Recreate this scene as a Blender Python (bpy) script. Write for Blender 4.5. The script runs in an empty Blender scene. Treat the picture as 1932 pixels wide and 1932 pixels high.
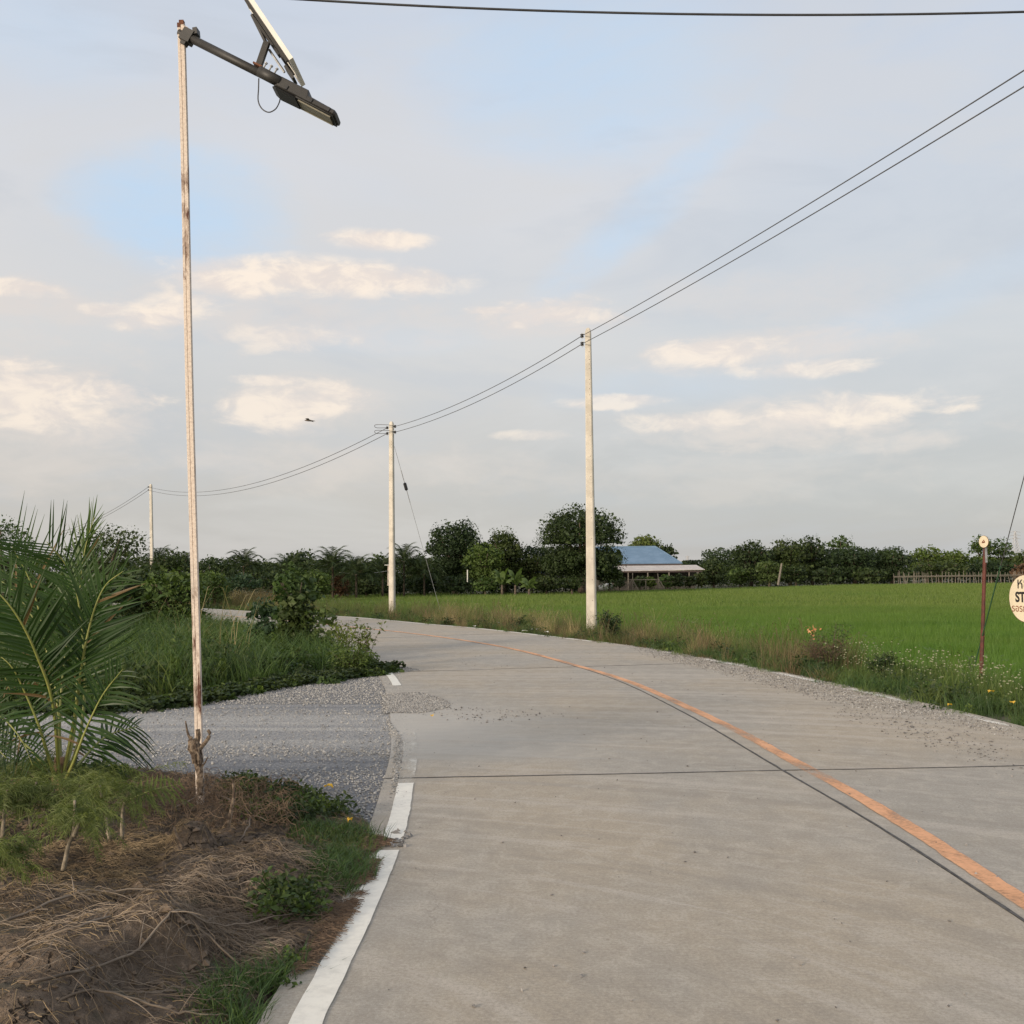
import bpy, math, numpy as np
from mathutils import Vector, Matrix
S = bpy.context.scene
COL = S.collection
R = math.radians
rng = np.random.default_rng(7)

# ---------------------------------------------------------------- camera
F, HV, CH, ROLL = 2085.0, 1078.0, 1.55, R(0.5)
PITCH = math.atan((HV - 966) / F)
cam_d = bpy.data.cameras.new("camera"); cam = bpy.data.objects.new("camera", cam_d); COL.objects.link(cam)
cam_d.sensor_width = 36; cam_d.lens = 36 * F / 1932; cam_d.clip_start = 0.05; cam_d.clip_end = 9000
cam.matrix_world = Matrix.Translation((0, 0, CH)) @ Matrix.Rotation(math.pi / 2 + PITCH, 4, 'X') @ Matrix.Rotation(-ROLL, 4, 'Z')
S.camera = cam

def ray(u, v):
    x = (u - 966) / F; y = (966 - v) / F
    c, s = math.cos(ROLL), math.sin(ROLL)
    x, y = c * x + s * y, -s * x + c * y
    return np.array([x, math.cos(PITCH) - y * math.sin(PITCH), math.sin(PITCH) + y * math.cos(PITCH)])
def G(u, v, z=0.0):
    r = ray(u, v); return r[:2] * ((z - CH) / r[2])
def W(u, v, d):
    r = ray(u, v); p = r * (d / r[1]); p[2] += CH; return p
def proj(P):
    P = np.atleast_2d(P).astype(float) - np.array([0, 0, CH])
    cp, sp = math.cos(PITCH), math.sin(PITCH)
    f = P[:, 1] * cp + P[:, 2] * sp; y = -P[:, 1] * sp + P[:, 2] * cp; x = P[:, 0]
    x, y = x / f, y / f
    c, s = math.cos(ROLL), math.sin(ROLL)
    x, y = c * x - s * y, s * x + c * y
    return np.stack([966 + F * x, 966 - F * y], 1)

# ---------------------------------------------------------------- light and sky
SUN_EL, SUN_AZ = R(13), R(222)          # low evening sun behind the camera, to the left
S.view_settings.view_transform = 'Standard'; S.view_settings.look = 'None'
S.view_settings.exposure = 0.20; S.view_settings.gamma = 1; S.view_settings.use_curve_mapping = False
sl = bpy.data.lights.new("sun", 'SUN'); sl.energy = 3.0; sl.angle = R(9); sl.color = (1.0, 0.86, 0.70)
so = bpy.data.objects.new("sun", sl); COL.objects.link(so)
sd = Vector((math.sin(SUN_AZ) * math.cos(SUN_EL), math.cos(SUN_AZ) * math.cos(SUN_EL), math.sin(SUN_EL)))
so.rotation_euler = sd.to_track_quat('Z', 'Y').to_euler()

world = bpy.data.worlds.new("World"); S.world = world; world.use_nodes = True
wt = world.node_tree; wn = wt.nodes; wl = wt.links; wn.clear()
def N(nodes, typ, **kw):
    n = nodes.new(typ)
    for k, v in kw.items(): setattr(n, k, v)
    return n
class NB:
    """tiny node-expression helper"""
    def __init__(s, tree): s.t = tree; s.n = tree.nodes; s.l = tree.links
    def put(s, sock, v):
        if isinstance(v, bpy.types.NodeSocket): s.l.new(v, sock)
        else: sock.default_value = v
    def m(s, op, a, b=0.0, c=0.0, clamp=False):
        n = s.n.new('ShaderNodeMath'); n.operation = op; n.use_clamp = clamp
        s.put(n.inputs[0], a); s.put(n.inputs[1], b); s.put(n.inputs[2], c); return n.outputs[0]
    def noise(s, vec, scale, detail=4, rough=0.55, dist=0.0, out=0, dim='3D'):
        n = s.n.new('ShaderNodeTexNoise'); n.noise_dimensions = dim
        s.put(n.inputs['Vector'], vec); n.inputs['Scale'].default_value = scale; n.inputs['Detail'].default_value = detail
        n.inputs['Roughness'].default_value = rough; n.inputs['Distortion'].default_value = dist; return n.outputs[out]
    def mapv(s, vec, scale=(1, 1, 1), loc=(0, 0, 0), rot=(0, 0, 0)):
        n = s.n.new('ShaderNodeMapping'); s.put(n.inputs['Vector'], vec)
        n.inputs['Scale'].default_value = scale; n.inputs['Location'].default_value = loc; n.inputs['Rotation'].default_value = rot; return n.outputs[0]
    def sstep(s, v, a, b, lo=0.0, hi=1.0):
        n = s.n.new('ShaderNodeMapRange'); n.interpolation_type = 'SMOOTHSTEP'; s.put(n.inputs[0], v)
        n.inputs[1].default_value = a; n.inputs[2].default_value = b; n.inputs[3].default_value = lo; n.inputs[4].default_value = hi; return n.outputs[0]
    def mix(s, f, a, b, mode='MIX'):
        n = s.n.new('ShaderNodeMix'); n.data_type = 'RGBA'; n.blend_type = mode
        s.put(n.inputs[0], f)
        for i, v in ((6, a), (7, b)):
            if isinstance(v, bpy.types.NodeSocket): s.l.new(v, n.inputs[i])
            else: n.inputs[i].default_value = (*v[:3], 1)
        return n.outputs[2]

wb = NB(wt)
sky = N(wn, 'ShaderNodeTexSky', sky_type='NISHITA', sun_disc=False, sun_elevation=SUN_EL, sun_rotation=SUN_AZ, air_density=1.0, dust_density=1.2, ozone_density=1.5)
tc = wn.new('ShaderNodeTexCoord'); dirv = tc.outputs['Generated']
sep = wn.new('ShaderNodeSeparateXYZ'); wl.new(dirv, sep.inputs[0])
az = wb.m('ARCTAN2', sep.outputs[0], sep.outputs[1]); el = wb.m('ARCSINE', sep.outputs[2])
nv = wb.mapv(dirv, scale=(1, 1, 2.6))
n1 = wb.noise(nv, 8.0, 9, 0.60, 0.4); n2 = wb.noise(wb.mapv(dirv, scale=(1, 1, 2.1), loc=(3, 1, 7)), 24, 9, 0.60, 0.4)
n3 = wb.noise(wb.mapv(dirv, scale=(1, 1, 1.6), loc=(9, 4, 2)), 2.2, 4, 0.5)
nn = wb.m('ADD', wb.m('MULTIPLY', n1, 0.6), wb.m('MULTIPLY', n2, 0.4))
def azel(u, v):
    r = ray(u, v); r /= np.linalg.norm(r); return math.atan2(r[0], r[1]), math.asin(r[2])
def cloud(u, v, ru, rv, k=1.6, soft=0.9, amp=1.0, prev=None, src=None, tilt=0.0):
    a, e = azel(u, v)
    da = wb.m('SUBTRACT', az, a); de = wb.m('SUBTRACT', el, e)
    if tilt:
        de = wb.m('SUBTRACT', de, wb.m('MULTIPLY', da, tilt))
    dx = wb.m('MULTIPLY', da, F / ru); dy = wb.m('MULTIPLY', de, F / rv)
    q = wb.m('SUBTRACT', 1.18, wb.m('ADD', wb.m('POWER', wb.m('ABSOLUTE', dx), 2.0), wb.m('POWER', wb.m('ABSOLUTE', dy), 2.0)))
    q = wb.m('ADD', q, wb.m('MULTIPLY', wb.m('SUBTRACT', src or nn, 0.5), k * (4 if src else 8)))
    m_ = wb.m('MULTIPLY', wb.sstep(q, 0.0, soft * 2), amp)
    return m_ if prev is None else wb.m('MAXIMUM', prev, m_)
# veil colour from the horizon upwards (thin high cloud over most of the sky)
ramp = wn.new('ShaderNodeValToRGB'); wl.new(wb.m('MULTIPLY', el, 1.0), ramp.inputs[0])
cr = ramp.color_ramp; cr.elements[0].position = 0.0; cr.elements[0].color = (0.475, 0.462, 0.450, 1)
cr.elements[1].position = 0.55; cr.elements[1].color = (0.54, 0.62, 0.74, 1)
e_ = cr.elements.new(0.09); e_.color = (0.535, 0.520, 0.505, 1)
e_ = cr.elements.new(0.20); e_.color = (0.640, 0.635, 0.625, 1)
e_ = cr.elements.new(0.36); e_.color = (0.635, 0.655, 0.690, 1)
veil = wb.mix(wb.sstep(n3, 0.3, 0.7), wb.mix(1.0, ramp.outputs[0], (0.93, 0.96, 1.0), 'MULTIPLY'), wb.mix(1.0, ramp.outputs[0], (1.07, 1.04, 1.02), 'MULTIPLY'))
# blue gaps
gap = cloud(350, 400, 230, 130, 0.45, .85, .95, None, nn)
gap = cloud(1100, 150, 360, 170, 0.35, .8, 0.55, gap, nn)
gap = cloud(1230, 385, 300, 70, 0.6, 1.1, 0.60, gap, nn, tilt=0.75)
gap = cloud(60, 60, 260, 120, 0.4, 1.3, 0.45, gap, nn)
gap = cloud(1750, 570, 360, 50, 0.5, 1.2, 0.35, gap, nn, tilt=0.3)
gap = cloud(1250, 730, 320, 55, 0.5, 1.2, 0.30, gap, nn)
gap = cloud(700, 640, 260, 40, 0.5, 1.2, 0.25, gap, nn)
sky_c = wb.mix(gap, veil, (0.53, 0.69, 0.87))
# soft layered structure of the veil
lay = wb.noise(wb.mapv(dirv, scale=(1, 1, 3.6), loc=(2, 5, 1)), 4.0, 8, 0.56, 0.6)
sky_c = wb.mix(wb.m('MULTIPLY', wb.sstep(lay, .46, .66), .40), sky_c, (0.665, 0.650, 0.640))
sky_c = wb.mix(wb.m('MULTIPLY', wb.sstep(lay, .50, .34), .32), sky_c, (0.51, 0.545, 0.60))
sky_c = wb.mix(wb.m('MULTIPLY', gap, .55), sky_c, (0.48, 0.66, 0.87))
def clouds(items, amp, soft=0.9):
    out = None
    for u, v, ru, rv, k, a, t in items: out = cloud(u, v, ru, rv, k, soft, a * amp, out, None, t)
    return out
pk = clouds([(1560, 800, 380, 60, .8, 1, 0), (60, 740, 260, 110, .8, 1, 0), (560, 600, 340, 70, .8, .7, 0), (1400, 660, 300, 45, .8, .9, 0), (1050, 600, 210, 50, .8, .9, 0), (560, 760, 170, 60, .8, .9, 0),
    (1500, 560, 380, 60, .8, .4, 0), (700, 880, 420, 50, .8, .5, 0), (60, 880, 240, 60, .8, .5, 0), (1300, 900, 500, 50, .8, .35, 0), (400, 540, 260, 60, .8, .7, .1), (60, 560, 160, 50, .8, .7, 0)], .85)
sky_c = wb.mix(pk, sky_c, (0.75, 0.665, 0.605))
cl = clouds([(600, 522, 300, 40, .5, 1, -.02), (450, 530, 160, 40, .5, 1, .1), (335, 578, 110, 40, .6, .9, .25), (715, 452, 115, 22, .55, .95, 0), (1050, 588, 150, 30, .8, .8, 0), (540, 765, 130, 42, .8, .75, .1), (40, 745, 150, 60, .8, .75, 0),
    (210, 748, 120, 30, .8, .9, 0), (1335, 664, 150, 28, .75, .8, 0), (1530, 697, 150, 18, .75, .7, 0), (1640, 770, 230, 34, .8, .75, .05), (1790, 772, 80, 12, .8, .8, 0), (1175, 757, 110, 15, .8, .7, 0),
    (30, 540, 90, 18, .8, .8, 0), (500, 718, 90, 12, .8, .7, 0), (1000, 822, 80, 12, .8, .6, 0), (540, 640, 120, 30, .8, .55, 0), (930, 585, 70, 9, .8, .7, 0), (210, 585, 50, 14, .8, .6, 0), (40, 690, 90, 20, .8, .8, 0), (1300, 795, 130, 20, .8, .6, 0)], .95, .66)
sky_c = wb.mix(cl, sky_c, wb.mix(wb.sstep(n2, .42, .62), (0.80, 0.70, 0.63), (0.98, 0.84, 0.70)))
# unseen sky behind the camera: thinner cloud, warm brightness added to light the ground
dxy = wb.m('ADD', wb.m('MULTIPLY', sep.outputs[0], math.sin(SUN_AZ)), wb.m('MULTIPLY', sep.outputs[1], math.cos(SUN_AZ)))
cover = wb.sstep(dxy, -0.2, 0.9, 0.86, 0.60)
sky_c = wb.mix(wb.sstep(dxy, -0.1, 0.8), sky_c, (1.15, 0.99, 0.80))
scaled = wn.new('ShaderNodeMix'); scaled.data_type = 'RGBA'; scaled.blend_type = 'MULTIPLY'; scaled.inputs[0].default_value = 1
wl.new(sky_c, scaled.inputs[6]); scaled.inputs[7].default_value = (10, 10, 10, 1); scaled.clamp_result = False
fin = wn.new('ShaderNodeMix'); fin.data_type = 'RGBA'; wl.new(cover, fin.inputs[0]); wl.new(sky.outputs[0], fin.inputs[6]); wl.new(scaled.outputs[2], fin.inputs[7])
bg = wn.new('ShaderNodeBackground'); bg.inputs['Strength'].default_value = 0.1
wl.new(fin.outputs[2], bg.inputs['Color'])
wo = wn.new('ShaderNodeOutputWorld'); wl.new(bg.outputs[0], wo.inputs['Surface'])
world.cycles.sampling_method = 'MANUAL'; world.cycles.sample_map_resolution = 512

# ---------------------------------------------------------------- helpers: objects
def tag(o, label=None, cat=None, group=None, kind=None):
    if label: o['label'] = label
    if cat: o['category'] = cat
    if group: o['group'] = group
    if kind: o['kind'] = kind
    return o
def empty(name, loc, label, cat, group=None):
    o = bpy.data.objects.new(name, None); COL.objects.link(o); o.location = tuple(map(float, loc)); o.empty_display_size = 0.2
    return tag(o, label, cat, group)
def mesh_np(verts, faces, smooth=False, uv=None):
    """faces: (n,3) or (n,4) array, or list of such arrays"""
    if not isinstance(faces, list): faces = [faces]
    faces = [np.asarray(f, dtype=np.int32) for f in faces if len(f)]
    me = bpy.data.meshes.new("mesh"); verts = np.asarray(verts, dtype=np.float32)
    me.vertices.add(len(verts)); me.vertices.foreach_set('co', verts.ravel())
    loops = np.concatenate([f.ravel() for f in faces]); tot = np.concatenate([np.full(len(f), f.shape[1], np.int32) for f in faces])
    st = np.concatenate([[0], np.cumsum(tot)[:-1]]).astype(np.int32)
    me.loops.add(len(loops)); me.loops.foreach_set('vertex_index', loops)
    me.polygons.add(len(tot)); me.polygons.foreach_set('loop_start', st); me.polygons.foreach_set('loop_total', tot)
    me.polygons.foreach_set('use_smooth', np.full(len(tot), bool(smooth)))
    if uv is not None:
        l = me.uv_layers.new(name='UVMap'); l.data.foreach_set('uv', np.asarray(uv, np.float32)[loops].ravel())
    me.update(calc_edges=True)
    return me
def link(name, me, mat=None, parent=None, **t):
    o = bpy.data.objects.new(name, me); COL.objects.link(o)
    if mat is not None and len(me.materials) == 0: me.materials.append(mat)
    if parent is not None:
        o.parent = parent; o.matrix_parent_inverse = world_inv(parent)
    return tag(o, **t)
def world_inv(p):
    m = Matrix.Translation(p.location)
    if p.parent is not None: pass
    return (Matrix.Identity(4) if p.type == 'MESH' else m.inverted())

class MB:
    def __init__(s): s.v = []; s.f3 = []; s.f4 = []; s.n = 0
    def add(s, v, f3=None, f4=None):
        v = np.asarray(v, float).reshape(-1, 3)
        if f3 is not None and len(f3): s.f3.append(np.asarray(f3) + s.n)
        if f4 is not None and len(f4): s.f4.append(np.asarray(f4) + s.n)
        s.v.append(v); s.n += len(v); return s
    def box(s, c, size, axes=None):
        c = np.asarray(c, float); h = np.asarray(size, float) / 2
        A = np.eye(3) if axes is None else np.asarray(axes, float)
        cs = np.array([[x, y, z] for z in (-1, 1) for y in (-1, 1) for x in (-1, 1)], float) * h
        return s.add(c + cs @ A, f4=[[0, 2, 3, 1], [4, 5, 7, 6], [0, 1, 5, 4], [2, 6, 7, 3], [0, 4, 6, 2], [1, 3, 7, 5]])
    def tube(s, pts, rad, n=8, caps=True, sq=None):
        P = np.asarray(pts, float); k = len(P); rad = np.broadcast_to(np.asarray(rad, float), (k,))
        T = np.gradient(P, axis=0) if k > 2 else np.repeat((P[1] - P[0])[None], 2, 0)
        T /= np.linalg.norm(T, axis=1, keepdims=True) + 1e-12
        ref = np.array([0, 0, 1.0]) if abs(T[0][2]) < .9 else np.array([0, 1.0, 0])
        a = np.cross(T, ref); a /= np.linalg.norm(a, axis=1, keepdims=True) + 1e-9; b = np.cross(T, a)
        th = np.arange(n) * 2 * math.pi / n + (math.pi / n if sq else 0)
        ring = (np.cos(th)[None, :, None] * a[:, None] + np.sin(th)[None, :, None] * b[:, None]) * rad[:, None, None] + P[:, None]
        v = ring.reshape(-1, 3); i = np.arange(k - 1)[:, None] * n; j = np.arange(n)[None]; j2 = (j + 1) % n
        f4 = np.stack([i + j, i + j2, i + n + j2, i + n + j], -1).reshape(-1, 4)
        f3 = []
        if caps:
            v = np.vstack([v, P[0], P[-1]]); q = k * n
            f3 = [[q, (t + 1) % n, t] for t in range(n)] + [[q + 1, (k - 1) * n + t, (k - 1) * n + (t + 1) % n] for t in range(n)]
        return s.add(v, f3=f3, f4=f4)
    def mesh(s, smooth=False):
        fs = []
        if s.f4: fs.append(np.vstack(s.f4))
        if s.f3: fs.append(np.vstack(s.f3))
        return mesh_np(np.vstack(s.v), fs, smooth)
    def build(s, name, mat, parent=None, smooth=False, **t): return link(name, s.mesh(smooth), mat, parent, **t)

def spline(P, n):
    P = np.asarray(P, float); Q = np.vstack([2 * P[0] - P[1], P, 2 * P[-1] - P[-2]])
    out = []; k = len(P) - 1
    for t in np.linspace(0, k - 1e-6, n):
        i = int(t); f = t - i; a, b, c, d = Q[i], Q[i + 1], Q[i + 2], Q[i + 3]
        out.append(0.5 * ((2 * b) + (-a + c) * f + (2 * a - 5 * b + 4 * c - d) * f * f + (-a + 3 * b - 3 * c + d) * f ** 3))
    return np.array(out)
def cumlen(P): return np.concatenate([[0], np.cumsum(np.linalg.norm(np.diff(P, axis=0), axis=1))])
def vnoise(x, y, seed=0):
    """smooth value noise, numpy"""
    r = np.random.default_rng(seed).random((64, 64)); xi = np.floor(x).astype(int); yi = np.floor(y).astype(int)
    fx = x - xi; fy = y - yi; fx = fx * fx * (3 - 2 * fx); fy = fy * fy * (3 - 2 * fy)
    g = lambda a, b: r[a % 64, b % 64]
    return (g(xi, yi) * (1 - fx) + g(xi + 1, yi) * fx) * (1 - fy) + (g(xi, yi + 1) * (1 - fx) + g(xi + 1, yi + 1) * fx) * fy
def fbm(x, y, seed=0, o=4):
    t = 0; a = 0.5; s = 0
    for i in range(o): t = t + a * vnoise(x * 2 ** i, y * 2 ** i, seed + i); s += a; a *= .55
    return t / s
def ss(x, a, b): t = np.clip((x - a) / (b - a), 0, 1); return t * t * (3 - 2 * t)

# ---------------------------------------------------------------- materials
def new_mat(name):
    m = bpy.data.materials.new(name); m.use_nodes = True; nb = NB(m.node_tree)
    p = m.node_tree.nodes['Principled BSDF']; return m, nb, p
def obj_vec(nb): return nb.n.new('ShaderNodeTexCoord').outputs['Object']
def geo(nb, out): return nb.n.new('ShaderNodeNewGeometry').outputs[out]
def bump(nb, p, h, strength=0.3, dist=0.01):
    b = nb.n.new('ShaderNodeBump'); b.inputs['Strength'].default_value = strength; b.inputs['Distance'].default_value = dist
    nb.put(b.inputs['Height'], h); nb.l.new(b.outputs[0], p.inputs['Normal'])
def simple(name, c1, c2, scale=8, rough=0.8, bs=0.2, metal=0.0, detail=5, lo=.35, hi=.65):
    m, nb, p = new_mat(name); v = obj_vec(nb); n = nb.noise(v, scale, detail, .6)
    nb.l.new(nb.mix(nb.sstep(n, lo, hi), c1, c2), p.inputs['Base Color']); p.inputs['Roughness'].default_value = rough; p.inputs['Metallic'].default_value = metal
    if bs: bump(nb, p, nb.noise(v, scale * 4, 4), bs)
    return m
def leaf_mat(name, c1, c2, c3=None, trans=0.3, rough=0.55, scale=1.2):
    m, nb, p = new_mat(name); rnd = geo(nb, 'Random Per Island'); pos = geo(nb, 'Position')
    col = nb.mix(rnd, c1, c2)
    if c3 is not None: col = nb.mix(nb.sstep(nb.noise(pos, scale, 3), .42, .66), col, c3)
    if 'foliage' in name:      # each plant its own tint
        oi = nb.n.new('ShaderNodeObjectInfo'); col = nb.mix(1.0, col, nb.mix(oi.outputs['Random'], (0.74, 0.80, 0.85), (1.38, 1.22, 0.95)), 'MULTIPLY')
    if 'palm_leaflets' in name:  # a few withered leaflets
        col = nb.mix(nb.m('GREATER_THAN', nb.m('FRACT', nb.m('MULTIPLY', rnd, 37.7)), .955), col, (0.16, 0.105, 0.05))
    nb.l.new(col, p.inputs['Base Color']); p.inputs['Roughness'].default_value = rough; p.inputs['Specular IOR Level'].default_value = 0.3
    tr = nb.n.new('ShaderNodeBsdfTranslucent'); nb.l.new(nb.mix(1.0, col, (1.2, 1.25, 0.5), 'MULTIPLY'), tr.inputs[0])
    mx = nb.n.new('ShaderNodeMixShader'); mx.inputs[0].default_value = trans; nb.l.new(p.outputs[0], mx.inputs[1]); nb.l.new(tr.outputs[0], mx.inputs[2])
    nb.l.new(mx.outputs[0], nb.n['Material Output'].inputs['Surface']); return m

def radial(nb, v, kr, ka):
    # arcs worn by vehicles turning between the side track and the road
    sp = nb.n.new('ShaderNodeSeparateXYZ'); nb.l.new(v, sp.inputs[0]); dx = nb.m('ADD', sp.outputs[0], 3.2); dy = nb.m('SUBTRACT', sp.outputs[1], 2.6)
    rr_ = nb.m('SQRT', nb.m('ADD', nb.m('MULTIPLY', nb.m('MULTIPLY', dx, dx), .55), nb.m('MULTIPLY', dy, dy))); an = nb.m('ARCTAN2', dy, dx)
    cb = nb.n.new('ShaderNodeCombineXYZ'); nb.put(cb.inputs[0], nb.m('MULTIPLY', rr_, kr)); nb.put(cb.inputs[1], nb.m('MULTIPLY', an, ka)); return cb.outputs[0]
def concrete_road():
    m, nb, p = new_mat('road_concrete')
    uv = nb.n.new('ShaderNodeTexCoord').outputs['UV']
    pos = geo(nb, 'Position')
    big = nb.noise(nb.mapv(pos, (0.35, 0.22, 1)), 1.0, 5, .62); streak = nb.noise(nb.mapv(uv, (0.13, 1.9, 1), loc=(3.3, 4.1, 0), rot=(0, 0, 0.02)), 1.0, 6, .66)
    sweep = nb.noise(radial(nb, pos, 4.5, 1.3), 1.0, 7, .68, .25)
    fine = nb.noise(uv, 60, 6, .8); mid = nb.noise(nb.mapv(pos, (1.1, 0.8, 1)), 5.5, 8, .72, .5); grit = nb.noise(nb.mapv(uv, (1.0, 1.6, 1)), 260, 3, .8)
    c = nb.mix(nb.sstep(big, .40, .60), (0.385, 0.364, 0.330), (0.435, 0.380, 0.305))
    c = nb.mix(nb.m('MULTIPLY', nb.sstep(streak, .52, .70), .22), c, (0.315, 0.292, 0.262))
    c = nb.mix(nb.m('MULTIPLY', nb.sstep(sweep, .50, .62), .55), c, (0.53, 0.490, 0.445))
    c = nb.mix(nb.m('MULTIPLY', nb.sstep(sweep, .48, .36), .42), c, (0.30, 0.275, 0.245))
    c = nb.mix(nb.m('MULTIPLY', nb.sstep(mid, .50, .62), .45), c, (0.53, 0.490, 0.430))
    c = nb.mix(nb.m('MULTIPLY', nb.sstep(mid, .49, .37), .30), c, (0.30, 0.268, 0.232))
    c = nb.mix(nb.m('MULTIPLY', nb.sstep(fine, .44, .64), .50), c, (0.235, 0.212, 0.184))
    c = nb.mix(nb.m('MULTIPLY', nb.sstep(fine, .46, .30), .45), c, (0.58, 0.545, 0.49))
    c = nb.mix(nb.m('MULTIPLY', nb.sstep(grit, .52, .66), .55), c, (0.20, 0.18, 0.155))
    # small dark pits and stains
    vo = nb.n.new('ShaderNodeTexVoronoi'); nb.put(vo.inputs['Vector'], nb.mapv(uv, (1, 1.8, 1))); vo.inputs['Scale'].default_value = 4.1
    spot = nb.m('MULTIPLY', nb.sstep(nb.m('ADD', vo.outputs['Distance'], nb.m('MULTIPLY', nb.noise(uv, 30, 4), .22)), .19, .12), nb.sstep(nb.noise(uv, .9, 2), .48, .6))
    c = nb.mix(nb.m('MULTIPLY', spot, .55), c, (0.17, 0.145, 0.115))
    # stone dust carried onto the slabs from the side track
    sd = nb.n.new('ShaderNodeSeparateXYZ'); nb.l.new(pos, sd.inputs[0]); ex = nb.m('MULTIPLY', nb.m('ADD', sd.outputs[0], 1.6), .42); ey = nb.m('MULTIPLY', nb.m('SUBTRACT', nb.m('ADD', sd.outputs[1], nb.m('MULTIPLY', sd.outputs[0], .35)), 10.8), .42)
    dq = nb.m('ADD', nb.m('SQRT', nb.m('ADD', nb.m('MULTIPLY', ex, ex), nb.m('MULTIPLY', ey, ey))), nb.m('MULTIPLY', nb.m('SUBTRACT', sweep, .5), 2.2))
    c = nb.mix(nb.m('MULTIPLY', nb.sstep(dq, 1.25, .25), .80), c, nb.mix(fine, (0.34, 0.335, 0.325), (0.60, 0.58, 0.54)))
    # hairline cracks
    wv = nb.n.new('ShaderNodeVectorMath'); wv.operation = 'ADD'; nb.l.new(uv, wv.inputs[0]); w2 = nb.n.new('ShaderNodeVectorMath'); w2.operation = 'SCALE'; nb.l.new(nb.noise(uv, 2.0, 6, .7, out=1), w2.inputs[0]); w2.inputs['Scale'].default_value = .5; nb.l.new(w2.outputs[0], wv.inputs[1])
    vc = nb.n.new('ShaderNodeTexVoronoi'); vc.feature = 'DISTANCE_TO_EDGE'; vc.inputs['Scale'].default_value = .33; nb.l.new(wv.outputs[0], vc.inputs['Vector'])
    c = nb.mix(nb.m('MULTIPLY', nb.m('MULTIPLY', nb.sstep(vc.outputs['Distance'], .0016, .0005), nb.sstep(nb.noise(uv, .5, 2), .58, .62)), .35), c, (0.14, 0.125, 0.11))
    # broom marks across the lane
    br = nb.noise(nb.mapv(uv, (85, 2.0, 1)), 1.0, 4, .65)
    c = nb.mix(nb.m('MULTIPLY', nb.sstep(br, .48, .68), .30), c, (0.25, 0.228, 0.20))
    oi = nb.n.new('ShaderNodeObjectInfo')
    c = nb.mix(1.0, c, nb.mix(oi.outputs['Random'], (1.0, 0.98, 0.945), (1.04, 1.005, .95)), 'MULTIPLY')
    nb.l.new(c, p.inputs['Base Color']); p.inputs['Roughness'].default_value = 0.85; p.inputs['Specular IOR Level'].default_value = .3
    bump(nb, p, nb.m('ADD', nb.m('MULTIPLY', br, .6), nb.m('ADD', fine, grit)), .45, .004); return m
def paint_mat(name, col, cover_lo, cover_hi, s=1.0):
    m, nb, p = new_mat(name); uv = nb.n.new('ShaderNodeTexCoord').outputs['UV']
    n = nb.m('ADD', nb.m('MULTIPLY', nb.noise(nb.mapv(uv, (1.0, 3, 1)), 1.6 * s, 4, .6), .62), nb.m('MULTIPLY', nb.noise(nb.mapv(uv, (2.5, 1, 1)), 26, 5, .7), .38))
    a = nb.sstep(n, cover_lo, cover_hi)
    c = nb.mix(nb.sstep(nb.noise(uv, 12, 5, .7), .4, .7), col, tuple(x * .84 for x in col))
    nb.l.new(c, p.inputs['Base Color']); p.inputs['Roughness'].default_value = .75
    nb.l.new(a, p.inputs['Alpha']); return m
M = {}
M['road'] = concrete_road()
M['white_line'] = paint_mat('white_road_paint', (0.80, 0.765, 0.68), .24, .40)
M['white_worn'] = paint_mat('worn_white_road_paint', (0.72, 0.69, 0.62), .46, .64)
M['white_frag'] = paint_mat('fragment_of_white_paint', (0.78, 0.74, 0.66), .53, .57, .35)
M['orange_line'] = paint_mat('orange_road_paint', (0.76, 0.39, 0.20), .34, .56, .6)
M['seal'] = simple('joint_sealant', (0.045, 0.042, 0.04), (0.10, 0.095, 0.09), 20, .9, .1)
M['gravel_stone'] = leaf_mat('gravel_stone', (0.20, 0.197, 0.192), (0.44, 0.425, 0.40), None, 0.0, .85)
M['stone_light'] = leaf_mat('pale_gravel_stone', (0.28, 0.275, 0.27), (0.50, 0.49, 0.47), None, 0.0, .85)
M['pebble_dark'] = leaf_mat('loose_road_stone', (0.10, 0.095, 0.09), (0.30, 0.285, 0.27), None, 0.0, .85)
M['soil_clod'] = simple('soil_clod', (0.10, 0.072, 0.05), (0.18, 0.132, 0.092), 12, .95, .6)
M['pole_concrete'] = simple('pole_concrete', (0.46, 0.425, 0.365), (0.58, 0.54, 0.47), 3, .85, .15)
M['hole'] = simple('bolt_hole_dark', (0.16, 0.12, 0.09), (0.22, 0.18, 0.14), 10, .9, 0)
M['black'] = simple('black_porcelain', (0.012, 0.012, 0.014), (0.02, 0.02, 0.022), 10, .4, 0)
M['galv'] = simple('galvanised_steel', (0.30, 0.31, 0.32), (0.42, 0.43, 0.44), 20, .5, 0, .6)
M['wire'] = simple('wire_sheath', (0.07, 0.07, 0.075), (0.10, 0.10, 0.105), 5, .6, 0)
M['wire_dark'] = simple('black_cable', (0.028, 0.028, 0.03), (0.045, 0.045, 0.048), 5, .5, 0)
M['guard'] = simple('green_plastic_guard', (0.04, 0.10, 0.05), (0.05, 0.12, 0.06), 5, .5, 0)

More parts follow.
